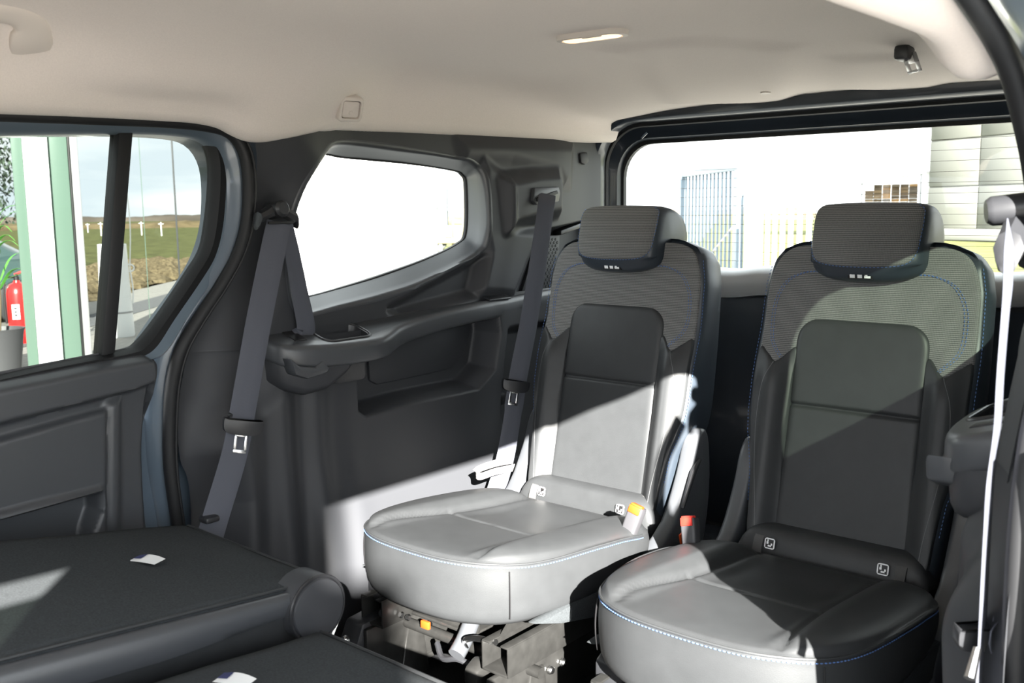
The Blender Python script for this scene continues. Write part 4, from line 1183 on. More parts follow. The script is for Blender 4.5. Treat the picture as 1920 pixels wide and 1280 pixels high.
# belt tongue parked under the roof, near side
rt = thing('parked_belt_tongue', 'small steel belt tongue hanging under the near roof rail', 'belt tongue', (.40, 1.9, 1.25))
c = onZ(1696, 88, 1.245)
hh_, _n = hit(ceiling, 1696, 88); mesh_obj('holder', *box((hh_[0], hh_[1], hh_[2] - .012), (.030, .045, .030), .008), SMOOTHPL, rt); c = np.array([hh_[0], hh_[1], hh_[2] - .01])
d0 = c; a0 = onY(1704, 100, c[1]); a1 = onY(1716, 136, c[1])
dirv = Vector(a0 - a1).normalized(); 
R = Matrix((Vector((.9, .2, .2)).normalized(), dirv, Vector((0, -1, 0)))).transposed()
mb = MB(); L = np.linalg.norm(a0 - a1); cc_ = Vector((a0 + a1) / 2)
for x0_, x1_, y0_, y1_ in ((-.013, -.005, -.5, .5), (.005, .013, -.5, .5), (-.013, .013, -.5, -.36), (-.013, .013, -.02, .5)):
    V, F = prism([(x0_, y0_ * L), (x1_, y0_ * L), (x1_, y1_ * L), (x0_, y1_ * L)], 'z', -.0015, .0015, .0004); mb.add([tuple(R @ Vector(v) + cc_) for v in V], F)
mb.build('tongue_blade', STEEL, rt)

# ================================================================== roof fittings
# interior lamp
def frame_at(o, px, py, px2, py2):
    """origin and axes on a surface: along the pixel pair, across, out of the surface"""
    c, n = hit(o, px, py); q, _ = hit(o, px2, py2); a = (q - c); a -= n * a.dot(n); a.normalize(); return c, a, n.cross(a), n
c, ax, ay, an_ = frame_at(ceiling, 1110, 63, 1175, 54)
e0, _ = hit(ceiling, 1042, 71); e1, _ = hit(ceiling, 1177, 55); ln = (e1 - e0).length
lamp = thing('ceiling_lamp', 'lit oblong interior lamp in the headliner', 'lamp', tuple(c))
def rrz(w_, h_, r_, z): return [tuple(c + ax * a + ay * b + an_ * z) for a, b in rrect(w_, h_, r_, 8)]
mesh_obj('lamp_frame', *loft([rrz(ln, .060, .026, -.006), rrz(ln - .004, .056, .025, .009), rrz(ln - .022, .044, .020, .010), rrz(ln - .026, .040, .019, .006)]), BEIGE, lamp, angle=50)
LENS = pmat('lit lamp lens', (.9, .8, .65), .4, emis=(1.0, .66, .36, .22))
mesh_obj('lens', *loft([rrz(ln - .024, .042, .019, .006), rrz(ln - .030, .036, .017, .010), rrz(ln * .5, .012, .005, .011)], True, False, True), LENS, lamp, angle=60)
Rl = Matrix((ax, ay, an_)).transposed()
mesh_obj('lamp_switch', *box(tuple(c + ax * .012 + ay * .024 + an_ * .010), (.040, .007, .004), .0015, rot=Rl), BEIGE, lamp)

# grab handle at the far front
def off(px, py, d):
    p, n = hit(ceiling, px, py); return np.array(p + n * d)
gh0 = off(55, 80, 0)
gh = thing('grab_handle', 'pale moulded grab handle at the roof edge above the door', 'grab handle', tuple(gh0))
xf = hit(ceiling, 58, 86)[0].x
hpts = [onX(-225, 84, xf), onX(-215, 34, xf + .02), onX(-170, 18, xf + .032), onX(-90, 14, xf + .034), onX(0, 20, xf + .034), onX(38, 29, xf + .031), onX(57, 48, xf + .022), onX(58, 74, xf + .006), onX(58, 90, xf - .008)]
HPt = cr(hpts, 44); rg_ = []
for i in range(44):
    Tn = HPt[min(i + 1, 43)] - HPt[max(i - 1, 0)]; Tn /= np.linalg.norm(Tn)
    nrm = np.array([.72, 0, -.69]); nrm -= Tn * (nrm @ Tn); nrm /= np.linalg.norm(nrm); b_ = np.cross(Tn, nrm)
    wdt = .018 + .014 * float(sstep(30, 42, i)) + .014 * float(sstep(12, 2, i))
    rg_.append([HPt[i] + wdt * a * b_ + .011 * cc2 * nrm for a, cc2 in rrect(2, 2, .75, 5)])
mesh_obj('grip', *loft(rg_, True, True, True), BEIGE, gh, angle=60)

# coat hook plate on the far roof side
c, sn = hit(ceiling, 650, 200)
an_ = (sn * .55 + (Vector(CAM) - c).normalized() * .65).normalized(); ax = Vector((0, 0, 1)).cross(an_).normalized(); ay = an_.cross(ax); c = c + an_ * .017
ck = thing('coat_hook', 'small square coat hook plate on the far roof side', 'coat hook', tuple(c))
wk, hk = .055, .053
def kk(k1, k2, r_, x): return [tuple(c + ax * a + ay * b + an_ * x) for a, b in rrect(wk * k1, hk * k2, r_, 6)]
mesh_obj('hook_frame', *loft([kk(1, 1, .010, -.035), kk(1, 1, .010, .004), kk(.92, .90, .009, .007), kk(.76, .72, .006, .007), kk(.72, .68, .005, .001)]), BEIGE, ck, angle=50)
mesh_obj('hook_flap', *loft([kk(.68, .64, .005, -.001), kk(.68, .64, .005, .0035), kk(.62, .56, .004, .0048)], True, False, True), BEIGE, ck, angle=50)
mesh_obj('flap_dimple', *lathe([(.0, .001), (.004, .0012), (.0055, -.001)], 12, tuple(c + an_ * .0048 - ay * hk * .12 * (1 if ay.z > 0 else -1)), tuple(an_)), BEIGE, ck)

# ================================================================== outside
# the yard is not quite level with the van: up vector from the horizon seen through the windows
hA, hB = np.array([170 - 960.0, 408 - 640.0, FPX]), np.array([1500 - 960.0, 391 - 640.0, FPX])
UPV = np.cross(RB @ hA, RB @ hB); UPV /= np.linalg.norm(UPV)
if UPV[2] < 0: UPV = -UPV
EX = np.array([1.0, 0, 0]) - UPV * UPV[0]; EX /= np.linalg.norm(EX); EY = np.cross(UPV, EX)
GO = np.array([0, 1.0, -.52])
def E(a, b, c=0.0): return GO + a * EX + b * EY + c * UPV
def ground(px, py, h=0.0):
    d = ray(px, py); t = ((GO + h * UPV - CAM) @ UPV) / (d @ UPV); return CAM + d * t
def ab(P): v = np.asarray(P) - GO; return np.array([v @ EX, v @ EY, v @ UPV])
def at_depth(px, py, dep):
    """ground point below the pixel ray at this distance along the view axis"""
    d = ray(px, py) / FPX; P = CAM + d * dep; v = ab(P); return E(v[0], v[1], 0), v[2]
def ext_box(P, hx, hy, h0, h1, yaw=0.0, bev=.01):
    """box standing at ground point P, local axes turned by yaw"""
    c, s = math.cos(yaw), math.sin(yaw); ux = EX * c + EY * s; uy = -EX * s + EY * c
    V, F = box((0, 0, 0), (2 * hx, 2 * hy, h1 - h0), bev)
    return [P + v[0] * ux + v[1] * uy + (v[2] + (h0 + h1) / 2) * UPV for v in V], F
def ext_tube(pts, r, n=10): return tube(pts, r, n)
def ext_lathe(P, prof, n=24): return lathe([(r, t) for r, t in prof], n, tuple(P), tuple(UPV))

# paving, grass, strips
def brick_mat(name, c0, c1, mortar, scale=5.0):
    m = bpy.data.materials.new(name); m.use_nodes = True; nt = m.node_tree; b = nt.nodes['Principled BSDF']; b.inputs['Roughness'].default_value = .9
    t = N(nt, 'ShaderNodeTexCoord'); k = N(nt, 'ShaderNodeTexBrick')
    for i_, v in (('Color1', c0), ('Color2', c1), ('Mortar', mortar)): k.inputs[i_].default_value = (*v, 1)
    k.inputs['Scale'].default_value = scale; k.inputs['Mortar Size'].default_value = .03
    nt.links.new(t.outputs['Object'], k.inputs['Vector']); nt.links.new(k.outputs['Color'], b.inputs['Base Color']); return m
PAVE = brick_mat('grey concrete block paving', (.32, .305, .28), (.28, .265, .245), (.19, .185, .175), 4.0)
ASPH = pmat('dark asphalt', (.11, .112, .118), .95, vary=.2, vscale=30)
GRASS = pmat('short field grass', (.092, .098, .036), 1.0, spec=.1, vary=.4, vscale=1.5, bscale=8, bstr=.6, bdist=.05)
HEATH = pmat('dry heather', (.115, .092, .055), 1.0, spec=.1, vary=.45, vscale=12)
def gpoly(pts, h): return [E(a, b, h) for a, b in pts]
g = mesh_obj('ground', gpoly([(-900, -300), (900, -300), (900, 1200), (-900, 1200)], -.06), [(0, 1, 2, 3)], GRASS, None, angle=0); struct(g, 'wide grass field around the yard')
l0, l1 = ab(ground(170, 563)), ab(ground(342, 523)); dv = (l1 - l0)[:2]; dv /= np.linalg.norm(dv)
def online(pt, t): return (pt[0] + dv[0] * t, pt[1] + dv[1] * t)
# paved yard: a broad polygon on this side of the verge line, ending behind the van
pv = [online(l0, -60), online(l0, 14), (-7.5, 16.0), (-3, 11.5), (12, 11.5), (30, 9), (30, -30), (-60, -30)]
yard = mesh_obj('ground', gpoly(pv, 0.0), [tuple(range(len(pv)))], PAVE, None, angle=0); struct(yard, 'grey block paved yard')
m0, m1 = ab(ground(170, 590)), ab(ground(170, 613))
nrm = np.array([-dv[1], dv[0]])
def strip(p, q, h, mat, nm, lab):
    P = [online(p, -50), online(p, 13), online(q, 13), online(q, -50)]
    o = mesh_obj(nm, gpoly(P, h), [(0, 1, 2, 3)], mat, None, angle=0); struct(o, lab)
strip(m0, m1, .006, ASPH, 'ground', 'dark asphalt strip across the yard')

# heather border: low mound along the verge
rnd = random.Random(4)
hb = MB(); h0_, h1_ = ab(ground(170, 563)), ab(ground(342, 523))
for i in range(420):
    t = rnd.uniform(-3.5, 13); o_ = rnd.uniform(.3, 3.4); p = online(l0, t); sgn = 1 if nrm @ (np.array(ab(ground(300, 470))[:2]) - l0[:2]) > 0 else -1
    c = E(p[0] + sgn * nrm[0] * o_, p[1] + sgn * nrm[1] * o_, 0); r = rnd.uniform(.25, .55); hh = rnd.uniform(.12, .30)
    rings = []
    for k, (rr_s, zz) in enumerate(((1.0, -.05), (.9, .35), (.6, .75), (.2, 1.0))):
        rings.append([c + EX * (r * rr_s * math.cos(a) * rnd.uniform(.75, 1.2)) + EY * (r * rr_s * math.sin(a) * rnd.uniform(.75, 1.2)) + UPV * (hh * zz * rnd.uniform(.85, 1.1)) for a in np.linspace(0, 2 * math.pi, 7, endpoint=False)])
    hb.add(*loft(rings, True, False, True))
hbo = hb.build('heather_border', HEATH, None, angle=0, kind='stuff'); tag(hbo, 'low brown heather along the yard edge', 'heather')

# reed edge and far tree line
fl_ = MB(); rnd = random.Random(8)
REED = pmat('dry reeds', (.13, .10, .055), 1.0, spec=.1, vary=.35, vscale=.6)
TREEL = pmat('bare winter woodland', (.10, .085, .07), 1.0, spec=.1, vary=.35, vscale=.05)
def band(dist, hmin, hmax, mat, nm, lab, cat, a0=-75, a1=65, n=420, thick=3.0):
    rings = []
    for r_, kz in ((dist - thick, 0), (dist - thick * .6, .75), (dist, 1.0), (dist + thick, .8), (dist + thick * 1.6, 0)):
        row = []
        for i in range(n):
            az = math.radians(a0 + (a1 - a0) * i / (n - 1)); h = hmin + (hmax - hmin) * (.5 + .5 * mnoise.noise(Vector((i * .09, dist, 0)))) * rnd.uniform(.75, 1.2)
            row.append(E(.95 + r_ * math.sin(az), -.75 + r_ * math.cos(az), h * kz - .06))
        rings.append(row)
    o = mesh_obj(nm, *loft(rings, False), mat, None, angle=0, kind='stuff'); tag(o, lab, cat)
band(150, .5, 1.2, REED, 'reed_bed', 'pale dry reeds far out across the field', 'reeds', thick=6)
band(380, 1.0, 3.2, TREEL, 'tree_line', 'hazy bare woods along the horizon', 'trees', thick=10)

# -------- seen through the sliding door window
WHITE = pmat('white powder coated aluminium', (.80, .81, .80), .45)
MINT = pmat('mint green glazed edge', (.10, .155, .125), .25, spec=.5)
GREYM = pmat('grey aluminium', (.30, .30, .31), .4, metal=.3)
sg = None
P0, _ = at_depth(76, 460, 8.6)
fac = thing('showroom_mullion', 'tall white showroom mullion with mint green edges beside the door window', 'mullion', tuple(P0))
u_ = ray(62, 460); u_ = u_ - UPV * (u_ @ UPV); u_ /= np.linalg.norm(u_); yaw = math.atan2(-(u_ @ EX), u_ @ EY)
rt_ = np.cross(u_, UPV)
def mull(dx0, dx1, dep, h0, h1, mat, nm, par, thick=.12):
    P = P0 + rt_ * ((dx0 + dx1) / 2) + u_ * dep; return mesh_obj(nm, *ext_box(P, (dx1 - dx0) / 2, thick / 2, h0, h1, yaw, .006), mat, par)
mull(-.085, .115, 0, 0, 4.2, WHITE, 'white_post', fac)
mull(-.175, -.087, .05, 0, 4.2, MINT, 'green_fin', fac)
mull(.117, .275, .06, 0, 4.2, MINT, 'green_fin', fac)
mull(.277, .295, .05, 0, 4.2, BLACKP, 'gasket', fac)
mull(.297, .36, .06, 0, 4.2, GREYM, 'grey_frame', fac)
# thin joints between frameless panes further along
for px, dep in ((270, 10.5), (331, 11.5)):
    P, _ = at_depth(px, 420, dep)
    jn = mesh_obj('glass_joint', *ext_box(P, .009 if px > 300 else .003, .01, 0, 4.0, yaw, .001), pmat('dark joint', (.03, .033, .036), .5) if px > 300 else MINT, None)
    tag(jn, 'thin dark vertical joint between the outdoor glass panes' if px > 300 else 'hair-thin pale vertical joint between the outdoor glass panes', 'glass joint')

# fire extinguisher
P, _ = at_depth(37, 600, 11.6); P = ab(P); P = E(P[0], P[1], 0)
ex_ = thing('fire_extinguisher', 'red fire extinguisher standing on the paving behind the mullion', 'extinguisher', tuple(P))
REDM = pmat('glossy red paint', (.70, .015, .015), .3, coat=.5)
mesh_obj('cylinder', *ext_lathe(P, [(.115, 0), (.125, .02), (.125, .60), (.115, .66), (.085, .71), (.04, .735), (.035, .76), (0, .76)]), REDM, ex_)
mesh_obj('valve', *ext_lathe(P + UPV * .755, [(.03, 0), (.03, .05), (.018, .06), (.018, .09), (0, .09)], 16), BLACKP, ex_)
mesh_obj('handle', *ext_tube([P + UPV * .83 - rt_ * .02, P + UPV * .86 + rt_ * .06, P + UPV * .85 + rt_ * .12], .014, 8), REDM, ex_)
mesh_obj('hose', *ext_tube(cr([P + UPV * .80 - rt_ * .03, P + UPV * .78 - rt_ * .12 - u_ * .03, P + UPV * .55 - rt_ * .145 - u_ * .03, P + UPV * .25 - rt_ * .14 - u_ * .02], 20), .013, 8), BLACKP, ex_)
lb = []
for k in range(9):
    a = math.radians(-35 + 40 * k / 8); dirn = -u_ * math.cos(a) + rt_ * math.sin(a)
    lb.append([P + dirn * .1268 + UPV * .30, P + dirn * .1268 + UPV * .48])
lo_ = mesh_obj('paper_label', np.array(lb), grid_faces(9, 2, flip=True), WHITEP, ex_, angle=80)
for k, zz in enumerate((.34, .38, .42)):
    q = []
    for j in range(7):
        a = math.radians(-22 + 14 * j / 6); dirn = -u_ * math.cos(a) + rt_ * math.sin(a); q.append([P + dirn * .1275 + UPV * zz, P + dirn * .1275 + UPV * (zz + .022)])
    mesh_obj('label_print', np.array(q), grid_faces(7, 2, flip=True), BLACKP, lo_, angle=80)

# potted plant with long narrow leaves
P, _ = at_depth(-14, 470, 9.4)
pt = thing('potted_plant', 'potted plant with long narrow bright green leaves', 'plant', tuple(P))
LEAF = pmat('bright green leaf', (.10, .36, .045), .5)
mesh_obj('pot', *ext_lathe(P, [(.17, 0), (.22, .38), (.235, .42), (.21, .42), (.20, .36), (0, .36)]), pmat('dark pot', (.06, .06, .065), .5), pt)
stem = cr([P + UPV * .34, P + UPV * .8 + rt_ * .03, P + UPV * 1.15 - rt_ * .01, P + UPV * 1.42], 20)
mesh_obj('stem', *ext_tube(stem, .014, 8), pmat('brown stem', (.12, .09, .05), .8), pt)
rnd = random.Random(3)
for i in range(26):
    base = stem[rnd.randint(8, 19)]; a = rnd.uniform(0, 2 * math.pi); d = rt_ * math.cos(a) + u_ * math.sin(a); Lf = rnd.uniform(.28, .42); rise = rnd.uniform(.02, .32)
    cpts = cr([base, base + d * Lf * .4 + UPV * rise * .8, base + d * Lf * .8 + UPV * rise, base + d * Lf * 1.1 + UPV * (rise - .06)], 10)
    wd = np.array([.004, .016, .022, .024, .023, .02, .016, .012, .007, .001]) * 1.5
    mesh_obj('leaf', *ribbon(cpts, np.cross(d, UPV) + UPV * .2, wd, .002), LEAF, pt)

# parked dark car glimpsed at the left edge
P, _ = at_depth(-150, 500, 13.5)
cr_ = thing('parked_car', 'dark teal parked car at the left edge beyond the door window', 'car', tuple(P))
CARP = pmat('dark teal car paint', (.035, .065, .065), .2, coat=.8)
prof = [(-1.9, .35), (-1.95, .62), (-1.75, .86), (-1.0, .98), (-.55, 1.36), (.55, 1.42), (1.25, 1.02), (1.85, .92), (1.98, .65), (1.95, .32)]
pc = crk(prof, 4, False); rg2 = []
for yv, sc_ in ((-.86, .96), (-.80, 1.0), (0, 1.02), (.80, 1.0), (.86, .96)):
    rg2.append([P + rt_ * a + u_ * (yv * (1 if z < 1.0 else .82)) + UPV * (.35 + (z - .35) * sc_) for a, z in pc])
mesh_obj('car_body', *loft(rg2, True, True, True), CARP, cr_, angle=40)
for a in (-1.25, 1.25):
    mesh_obj('wheel', *[lathe([(0, .02), (.2, .02), (.31, .0), (.33, -.05), (.33, -.16), (.0, -.16)], 24, tuple(P + rt_ * a - u_ * .87 + UPV * .33), tuple(-u_))][0], RUBBER, cr_)
GLS = pmat('dark car glass', (.02, .025, .025), .08, spec=.6)
for a0_, a1_ in ((-.72, -.05), (.02, .85)):
    mesh_obj('side_window', [P + rt_ * a0_ - u_ * .80 + UPV * 1.02, P + rt_ * a1_ - u_ * .80 + UPV * 1.02, P + rt_ * (a1_ - .12) - u_ * .725 + UPV * 1.32, P + rt_ * (a0_ + .25) - u_ * .725 + UPV * 1.30], [(0, 1, 2, 3)], GLS, cr_, angle=0)
mesh_obj('tail_lamp', *ext_box(P + rt_ * 1.80 - u_ * .80, .10, .06, .74, .86, yaw, .03), pmat('lamp red', (.45, .02, .02), .2), cr_)

# evergreen tree behind the mullion
P, _ = at_depth(-30, 430, 22.0)
tr_ = thing('tree', 'dark leafy tree at the left edge of the door window', 'tree', tuple(P))
mesh_obj('trunk', *ext_tube([P, P + UPV * 1.4 + rt_ * .1, P + UPV * 3.4], [.14, .12, .06], 10), pmat('bark', (.07, .055, .04), .9), tr_)
rnd = random.Random(12); V = []; F = []
for i in range(2600):
    a, b = rnd.uniform(0, 2 * math.pi), rnd.uniform(-1, 1); r = rnd.random() ** .4; s = math.sqrt(1 - b * b)
    c = P + UPV * (3.0 + 1.9 * r * b) + rt_ * (1.35 * r * s * math.cos(a)) + u_ * (1.35 * r * s * math.sin(a))
    d1 = np.array([rnd.gauss(0, 1) for _ in range(3)]); d1 /= np.linalg.norm(d1); d2 = np.cross(d1, UPV); d2 /= np.linalg.norm(d2) + 1e-9
    k = rnd.uniform(.05, .10); n = len(V); V += [c - d1 * k, c + d2 * k * .45, c + d1 * k, c - d2 * k * .45]; F.append((n, n + 1, n + 2, n + 3))
mesh_obj('foliage', V, F, pmat('dark evergreen leaves', (.035, .055, .035), .7, vary=.4, vscale=3), tr_, angle=0, kind='stuff')

# flagpole foot with rope
P, _ = at_depth(222, 640, 12.2)
fp = thing('flagpole_foot', 'white tapered flagpole foot standing on the paving', 'flagpole', tuple(P))
mesh_obj('sleeve', *ext_lathe(P, [(.20, 0), (.205, .02), (.195, .25), (.17, 1.12), (.17, 1.16), (.165, 1.165), (.0, 1.17)], 28), WHITE, fp)
mesh_obj('collar', *ext_lathe(P + UPV * .30, [(.198, 0), (.200, .01), (.198, .02)], 28), GREYM, fp)
q = P + rt_ * .19 - u_ * .03 + UPV * .86
mesh_obj('rope_ring', *tube([q + rt_ * .05 * math.cos(a) + UPV * .045 * math.sin(a) for a in np.linspace(0, 2 * math.pi, 16, endpoint=False)], .010, 6, False, True), WHITE, fp)
mesh_obj('rope', *ext_tube(cr([q + UPV * .0, q + UPV * .5 + rt_ * .035, q + UPV * .95 + rt_ * .02, q + UPV * 1.18 - rt_ * .04], 24), .008, 6), WHITE, fp)
mesh_obj('rope', *ext_tube(cr([q, q - UPV * .25 + rt_ * .02, q - UPV * .45 + rt_ * .01], 14), .010, 6), WHITE, fp)
# field posts
for k, (px, py0, py1) in enumerate(((190, 442, 417), (266, 441, 416), (303, 442, 417), (165, 436, 419))):
    P = ground(px, py0); hgt = (py0 - py1) / FPX * float((P - CAM) @ fwd)
    f = MB(); f.add(*ext_box(P, .035, .035, 0, hgt, yaw, .005)); f.add(*ext_box(P, .20, .03, hgt * .87, hgt * .91, yaw, .005))
    tag(f.build('field_post', WHITE, None), ('pale T-shaped post in the field, first from the window bar towards the front', 'pale T-shaped post in the field just behind the window bar', 'pale T-shaped post in the field nearest the rear pane edge', 'pale T-shaped post in the field farthest towards the front')[k], 'post', 'field posts')

# -------- seen through the quarter window: white corrugated hall and a trailer
wa, wb = ground(560, 566), ground(818, 480)
wh = thing('white_hall', 'long white corrugated container wall beyond the quarter window', 'container', tuple((wa + wb) / 2))
wd_ = (wb - wa); Lw = np.linalg.norm(wd_); wd_ /= Lw; wn = np.cross(wd_, UPV); wn = wn if wn @ (CAM - wa) > 0 else -wn
WWALL = pmat('white painted steel', (.82, .82, .80), .5)
wa2 = wa - wd_ * .9; Lw2 = Lw + .9
nrib = 60; rowb = []; t = 0; pts = []
for i in range(nrib):
    a = Lw2 * i / nrib; p_ = Lw2 / nrib
    pts += [(a, 0), (a + p_ * .4, 0), (a + p_ * .5, .05), (a + p_ * .9, .05)]
pts.append((Lw2, 0))
lo2 = np.array([wa2 + wd_ * a + wn * b for a, b in pts]); 
mesh_obj('corrugated_wall', *loft([lo2 - UPV * .02, lo2 + UPV * 3.2], False), WWALL, wh, angle=0)
bkp = [wa2 - wn * .5, wa2 + wd_ * Lw2 - wn * .5]
mesh_obj('end_walls', [lo2[0], bkp[0], bkp[0] + UPV * 3.2, lo2[0] + UPV * 3.2, lo2[-1], bkp[1], bkp[1] + UPV * 3.2, lo2[-1] + UPV * 3.2], [(0, 1, 2, 3), (7, 6, 5, 4)], WWALL, wh, angle=0)
mesh_obj('roof_slab', *loft([[wa2 + wn * .1 + UPV * 3.2, wa2 + wd_ * Lw2 + wn * .1 + UPV * 3.2], [wa2 + wn * .1 + UPV * 3.3, wa2 + wd_ * Lw2 + wn * .1 + UPV * 3.3], [bkp[0] + UPV * 3.3, bkp[1] + UPV * 3.3]], False), WWALL, wh, angle=0)
mesh_obj('ground_rail', *tube([wa2 + wn * .06 + UPV * .08, wa2 + wd_ * Lw2 + wn * .06 + UPV * .08], .07, 6), GREYM, wh)
P = ground(612, 552); v = ab(P)
mesh_obj('downpipe', *tube([P + wn * .1 + UPV * .1, P + wn * .1 + UPV * 2.5, P + wn * .05 + UPV * 2.7], .07, 10), WWALL, wh)
mesh_obj('pipe_cover', *tube([P - wd_ * .12 + wn * .12 + UPV * 1.35, P - wd_ * .12 + wn * .12 + UPV * 2.55], .09, 8), pmat('brown grey steel', (.45, .36, .31), .5), wh)
for k in range(2):
    s0, s1 = ground(640 + 14 * k, 548), ground(690 + 14 * k, 530)
    mesh_obj('diagonal_brace', *tube([s0 + wn * .12 + UPV * 1.9, s1 + wn * .12 + UPV * .25], .035, 6), GREYM, wh)
# flatbed trailer with stakes at the hall's far end
P = ground(842, 470)
tl_ = thing('flatbed_trailer', 'white flatbed trailer with yellow stakes at the quarter window rear edge', 'trailer', tuple(P))
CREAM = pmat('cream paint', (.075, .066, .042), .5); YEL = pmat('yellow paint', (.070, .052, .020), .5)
v_ = ray(842, 450); v_ -= UPV * (v_ @ UPV); v_ /= np.linalg.norm(v_); r_ = np.cross(v_, UPV); yw = math.atan2(-(v_ @ EX), v_ @ EY)
dp = float((P - CAM) @ fwd); px2 = dp / FPX
mesh_obj('bed', *ext_box(P + v_ * .8, 34 * px2, .9, 26 * px2, 46 * px2, yw, .03), WWALL, tl_)
mesh_obj('rear_beam', *ext_box(P + v_ * .7, 34 * px2, 1.0, 14 * px2, 24 * px2, yw, .02), CREAM, tl_)
for dx in (-16, 8, 27):
    mesh_obj('stake', *ext_box(P + r_ * dx * px2 - v_ * .1, 3.0 * px2, .04, 0, 150 * px2, yw, .01), YEL if dx > -16 else WWALL, tl_)
mesh_obj('upright_panel', *ext_box(P + v_ * 1.5 - r_ * 12 * px2, 12 * px2, .05, 46 * px2, 150 * px2, yw, .01), pmat('blue grey panel', (.040, .050, .058), .5), tl_)
for dx in (-20, 24):
    mesh_obj('wheel', *lathe([(0, .06), (.10 * 1, .06), (16 * px2, .05), (17 * px2, 0), (17 * px2, -.25), (0, -.25)], 20, tuple(P + r_ * dx * px2 + UPV * 17 * px2), tuple(-v_)), RUBBER, tl_)

# -------- seen through the rear window
BAR = pmat('galvanised white bars', (.11, .145, .18), .45)
gp0, gp1 = at_depth(1280, 430, 15.5)[0], at_depth(1384, 430, 13.0)[0]
gate = thing('yard_gate', 'tall barred gate panel beyond the rear window', 'gate', tuple((gp0 + gp1) / 2))
gd = gp1 - gp0; gl = np.linalg.norm(gd); gd /= gl; gy = math.atan2(gd @ EY, gd @ EX)
H = 2.12
for s_, P in ((0, gp0), (1, gp1)): mesh_obj('post', *ext_box(P, .05 + .02 * s_, .05, 0, H, gy, .01), BAR, gate)
for hz in (.12, H - .06): mesh_obj('rail', *ext_box((gp0 + gp1) / 2, gl / 2, .035, hz - .045, hz + .045, gy, .008), BAR, gate)
for i in range(14):
    P = gp0 + gd * gl * (i + 1) / 15; mesh_obj('bar', *ext_box(P, .016, .016, .15, H - .1, gy, .003), BAR, gate)
mesh_obj('brace', *tube([gp0 + UPV * .2, gp1 + UPV * 1.35], .018, 6), GREYM, gate)
fe0, fe1 = at_depth(1412, 430, 12.8)[0], at_depth(1552, 430, 9.5)[0]
fn = thing('bar_fence', 'white upright bar fence right of the tall gate', 'fence', tuple((fe0 + fe1) / 2))
fd = fe1 - fe0; fll = np.linalg.norm(fd); fd /= fll; fy_ = math.atan2(fd @ EY, fd @ EX)
mesh_obj('gate_post', *ext_box(fe0, .10, .10, 0, 1.75, fy_, .01), WHITE, fn)
for i in range(9):
    P = fe0 + fd * fll * (i + 1.2) / 9; mesh_obj('bar', *ext_box(P, .035, .02, .06, 1.62, fy_, .004), WHITE, fn)
for hz in (.12,): mesh_obj('rail', *ext_box((fe0 + fe1) / 2 + fd * .3, fll / 2 + .3, .03, hz - .04, hz + .04, fy_, .008), WHITE, fn)
# grey hall on the right
bb0 = ground(1738, 448); bb1 = ground(1990, 455)
hall = thing('grey_hall', 'pale grey panel clad hall on the right beyond the rear window', 'building', tuple((bb0 + bb1) / 2))
bd = bb1 - bb0; bl = np.linalg.norm(bd); bd /= bl; bn_ = np.cross(bd, UPV); bn_ = bn_ if bn_ @ (CAM - bb0) > 0 else -bn_
HALL = pmat('pale grey cladding', (.115, .115, .105), .7, vary=.05, vscale=.4)
HH_ = 9.0
bq_ = [bb0, bb1 + bd * 12, bb1 + bd * 12 - bn_ * 22, bb0 - bn_ * 22]
V = [p - UPV * .1 for p in bq_] + [p + UPV * HH_ for p in bq_]
mesh_obj('walls', V, [(0, 1, 5, 4), (1, 2, 6, 5), (2, 3, 7, 6), (3, 0, 4, 7), (4, 5, 6, 7)], HALL, hall, angle=0)
# separate cladding panels, slightly proud
pw = 2.9; npan = int((bl + 12) / pw)
for i in range(npan):
    for j in range(4):
        c = bb0 + bd * (i + .5) * pw + bn_ * .03; hp_ = [0.5, 2.4, 4.5, 6.6, 8.7]
        mesh_obj('cladding_panel', *ext_box(c, pw / 2 - .03, .04, hp_[j] + .03, hp_[j + 1] - .03, math.atan2(bd @ EY, bd @ EX), .01), HALL, hall)
mesh_obj('plinth', *ext_box(bb0 + bd * (bl + 12) / 2 + bn_ * .05, (bl + 12) / 2, .06, 0, .5, math.atan2(bd @ EY, bd @ EX), .01), pmat('concrete plinth', (.30, .29, .27), .9), hall)
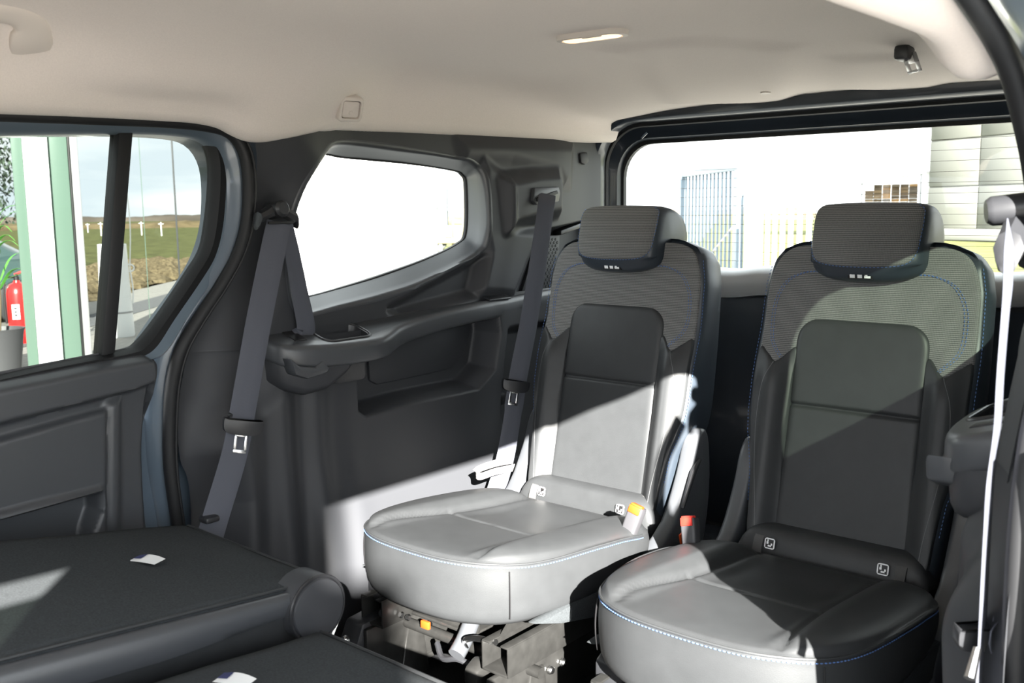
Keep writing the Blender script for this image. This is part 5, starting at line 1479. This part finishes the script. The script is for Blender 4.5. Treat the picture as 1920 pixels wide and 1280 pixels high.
# timber stack under a lean-to, left of the hall
P = ground(1672, 440)
stk = thing('timber_stack', 'brown stacked timber under a lean-to beside the grey hall', 'timber stack', tuple(P))
v_ = ray(1672, 440); v_ -= UPV * (v_ @ UPV); v_ /= np.linalg.norm(v_); r_ = np.cross(v_, UPV); yw = math.atan2(-(v_ @ EX), v_ @ EY); px2 = float((P - CAM) @ fwd) / FPX
WOODS = [pmat('weathered timber %s' % n_, c_, .9, vary=.3, vscale=2) for n_, c_ in (('a', (.16, .11, .07)), ('b', (.22, .15, .09)), ('c', (.12, .09, .065)), ('d', (.30, .17, .07)))]
rnd = random.Random(21)
rows_ = 17
for j in range(rows_):
    n_ = 6
    for i in range(n_):
        a0_ = -50 + 92 / n_ * i; z0_ = 2 + j * 5.4
        if a0_ < -40 and j > 14: continue
        mesh_obj('beam', *ext_box(P + r_ * (a0_ + 7.6) * px2 + v_ * rnd.uniform(0, .25), 7.3 * px2, .6, z0_ * px2, (z0_ + 4.9) * px2, yw, .0), WOODS[rnd.randrange(4)], stk)
sh_ = thing('lean_to', 'low open shed roof over the timber beside the grey hall', 'shed', tuple(P))
mesh_obj('roof', *loft([[P - r_ * 58 * px2 - v_ * .8 + UPV * 96 * px2, P + r_ * 62 * px2 - v_ * .8 + UPV * 112 * px2], [P - r_ * 58 * px2 + v_ * 3 + UPV * 98 * px2, P + r_ * 62 * px2 + v_ * 3 + UPV * 114 * px2], [P - r_ * 58 * px2 + v_ * 3 + UPV * 101 * px2, P + r_ * 62 * px2 + v_ * 3 + UPV * 118 * px2], [P - r_ * 58 * px2 - v_ * .8 + UPV * 99 * px2, P + r_ * 62 * px2 - v_ * .8 + UPV * 116 * px2], [P - r_ * 58 * px2 - v_ * .8 + UPV * 96 * px2, P + r_ * 62 * px2 - v_ * .8 + UPV * 112 * px2]], False), WHITE, sh_, angle=0)
for dx in (-55, 46, 58): mesh_obj('post', *ext_box(P + r_ * dx * px2 - v_ * .65, 1.8 * px2, .1, 0, (97 + (dx + 58) * .13) * px2, yw, .01), WHITE if dx > 50 else GREYM, sh_)

# unseen column added for the camera operator's shadow: shades a band of the cabin
cp_ = E(*ab((5.0, .78 - .86 * 5.0, 0))[:2], 0)
cc_ = thing('shadow_column', 'unseen round white column added to cast the camera operator shadow', 'column', tuple(cp_))
mesh_obj('shaft', *ext_lathe(cp_, [(.172, 0), (.172, 5.2), (.0, 5.2)], 32), WHITE, cc_)
mesh_obj('base_plate', *ext_lathe(cp_, [(.28, 0), (.28, .03), (.2, .05)], 32), GREYM, cc_)
sgn_d = np.array([.652, .758, 0]); sb = cp_ + sgn_d * .2085
mesh_obj('shadow_block', *ext_box(sb, .085, .06, 1.7, 3.77, math.atan2(.758, .652), .03), GREYM, cc_)  # block added only to widen the lower part of the shadow
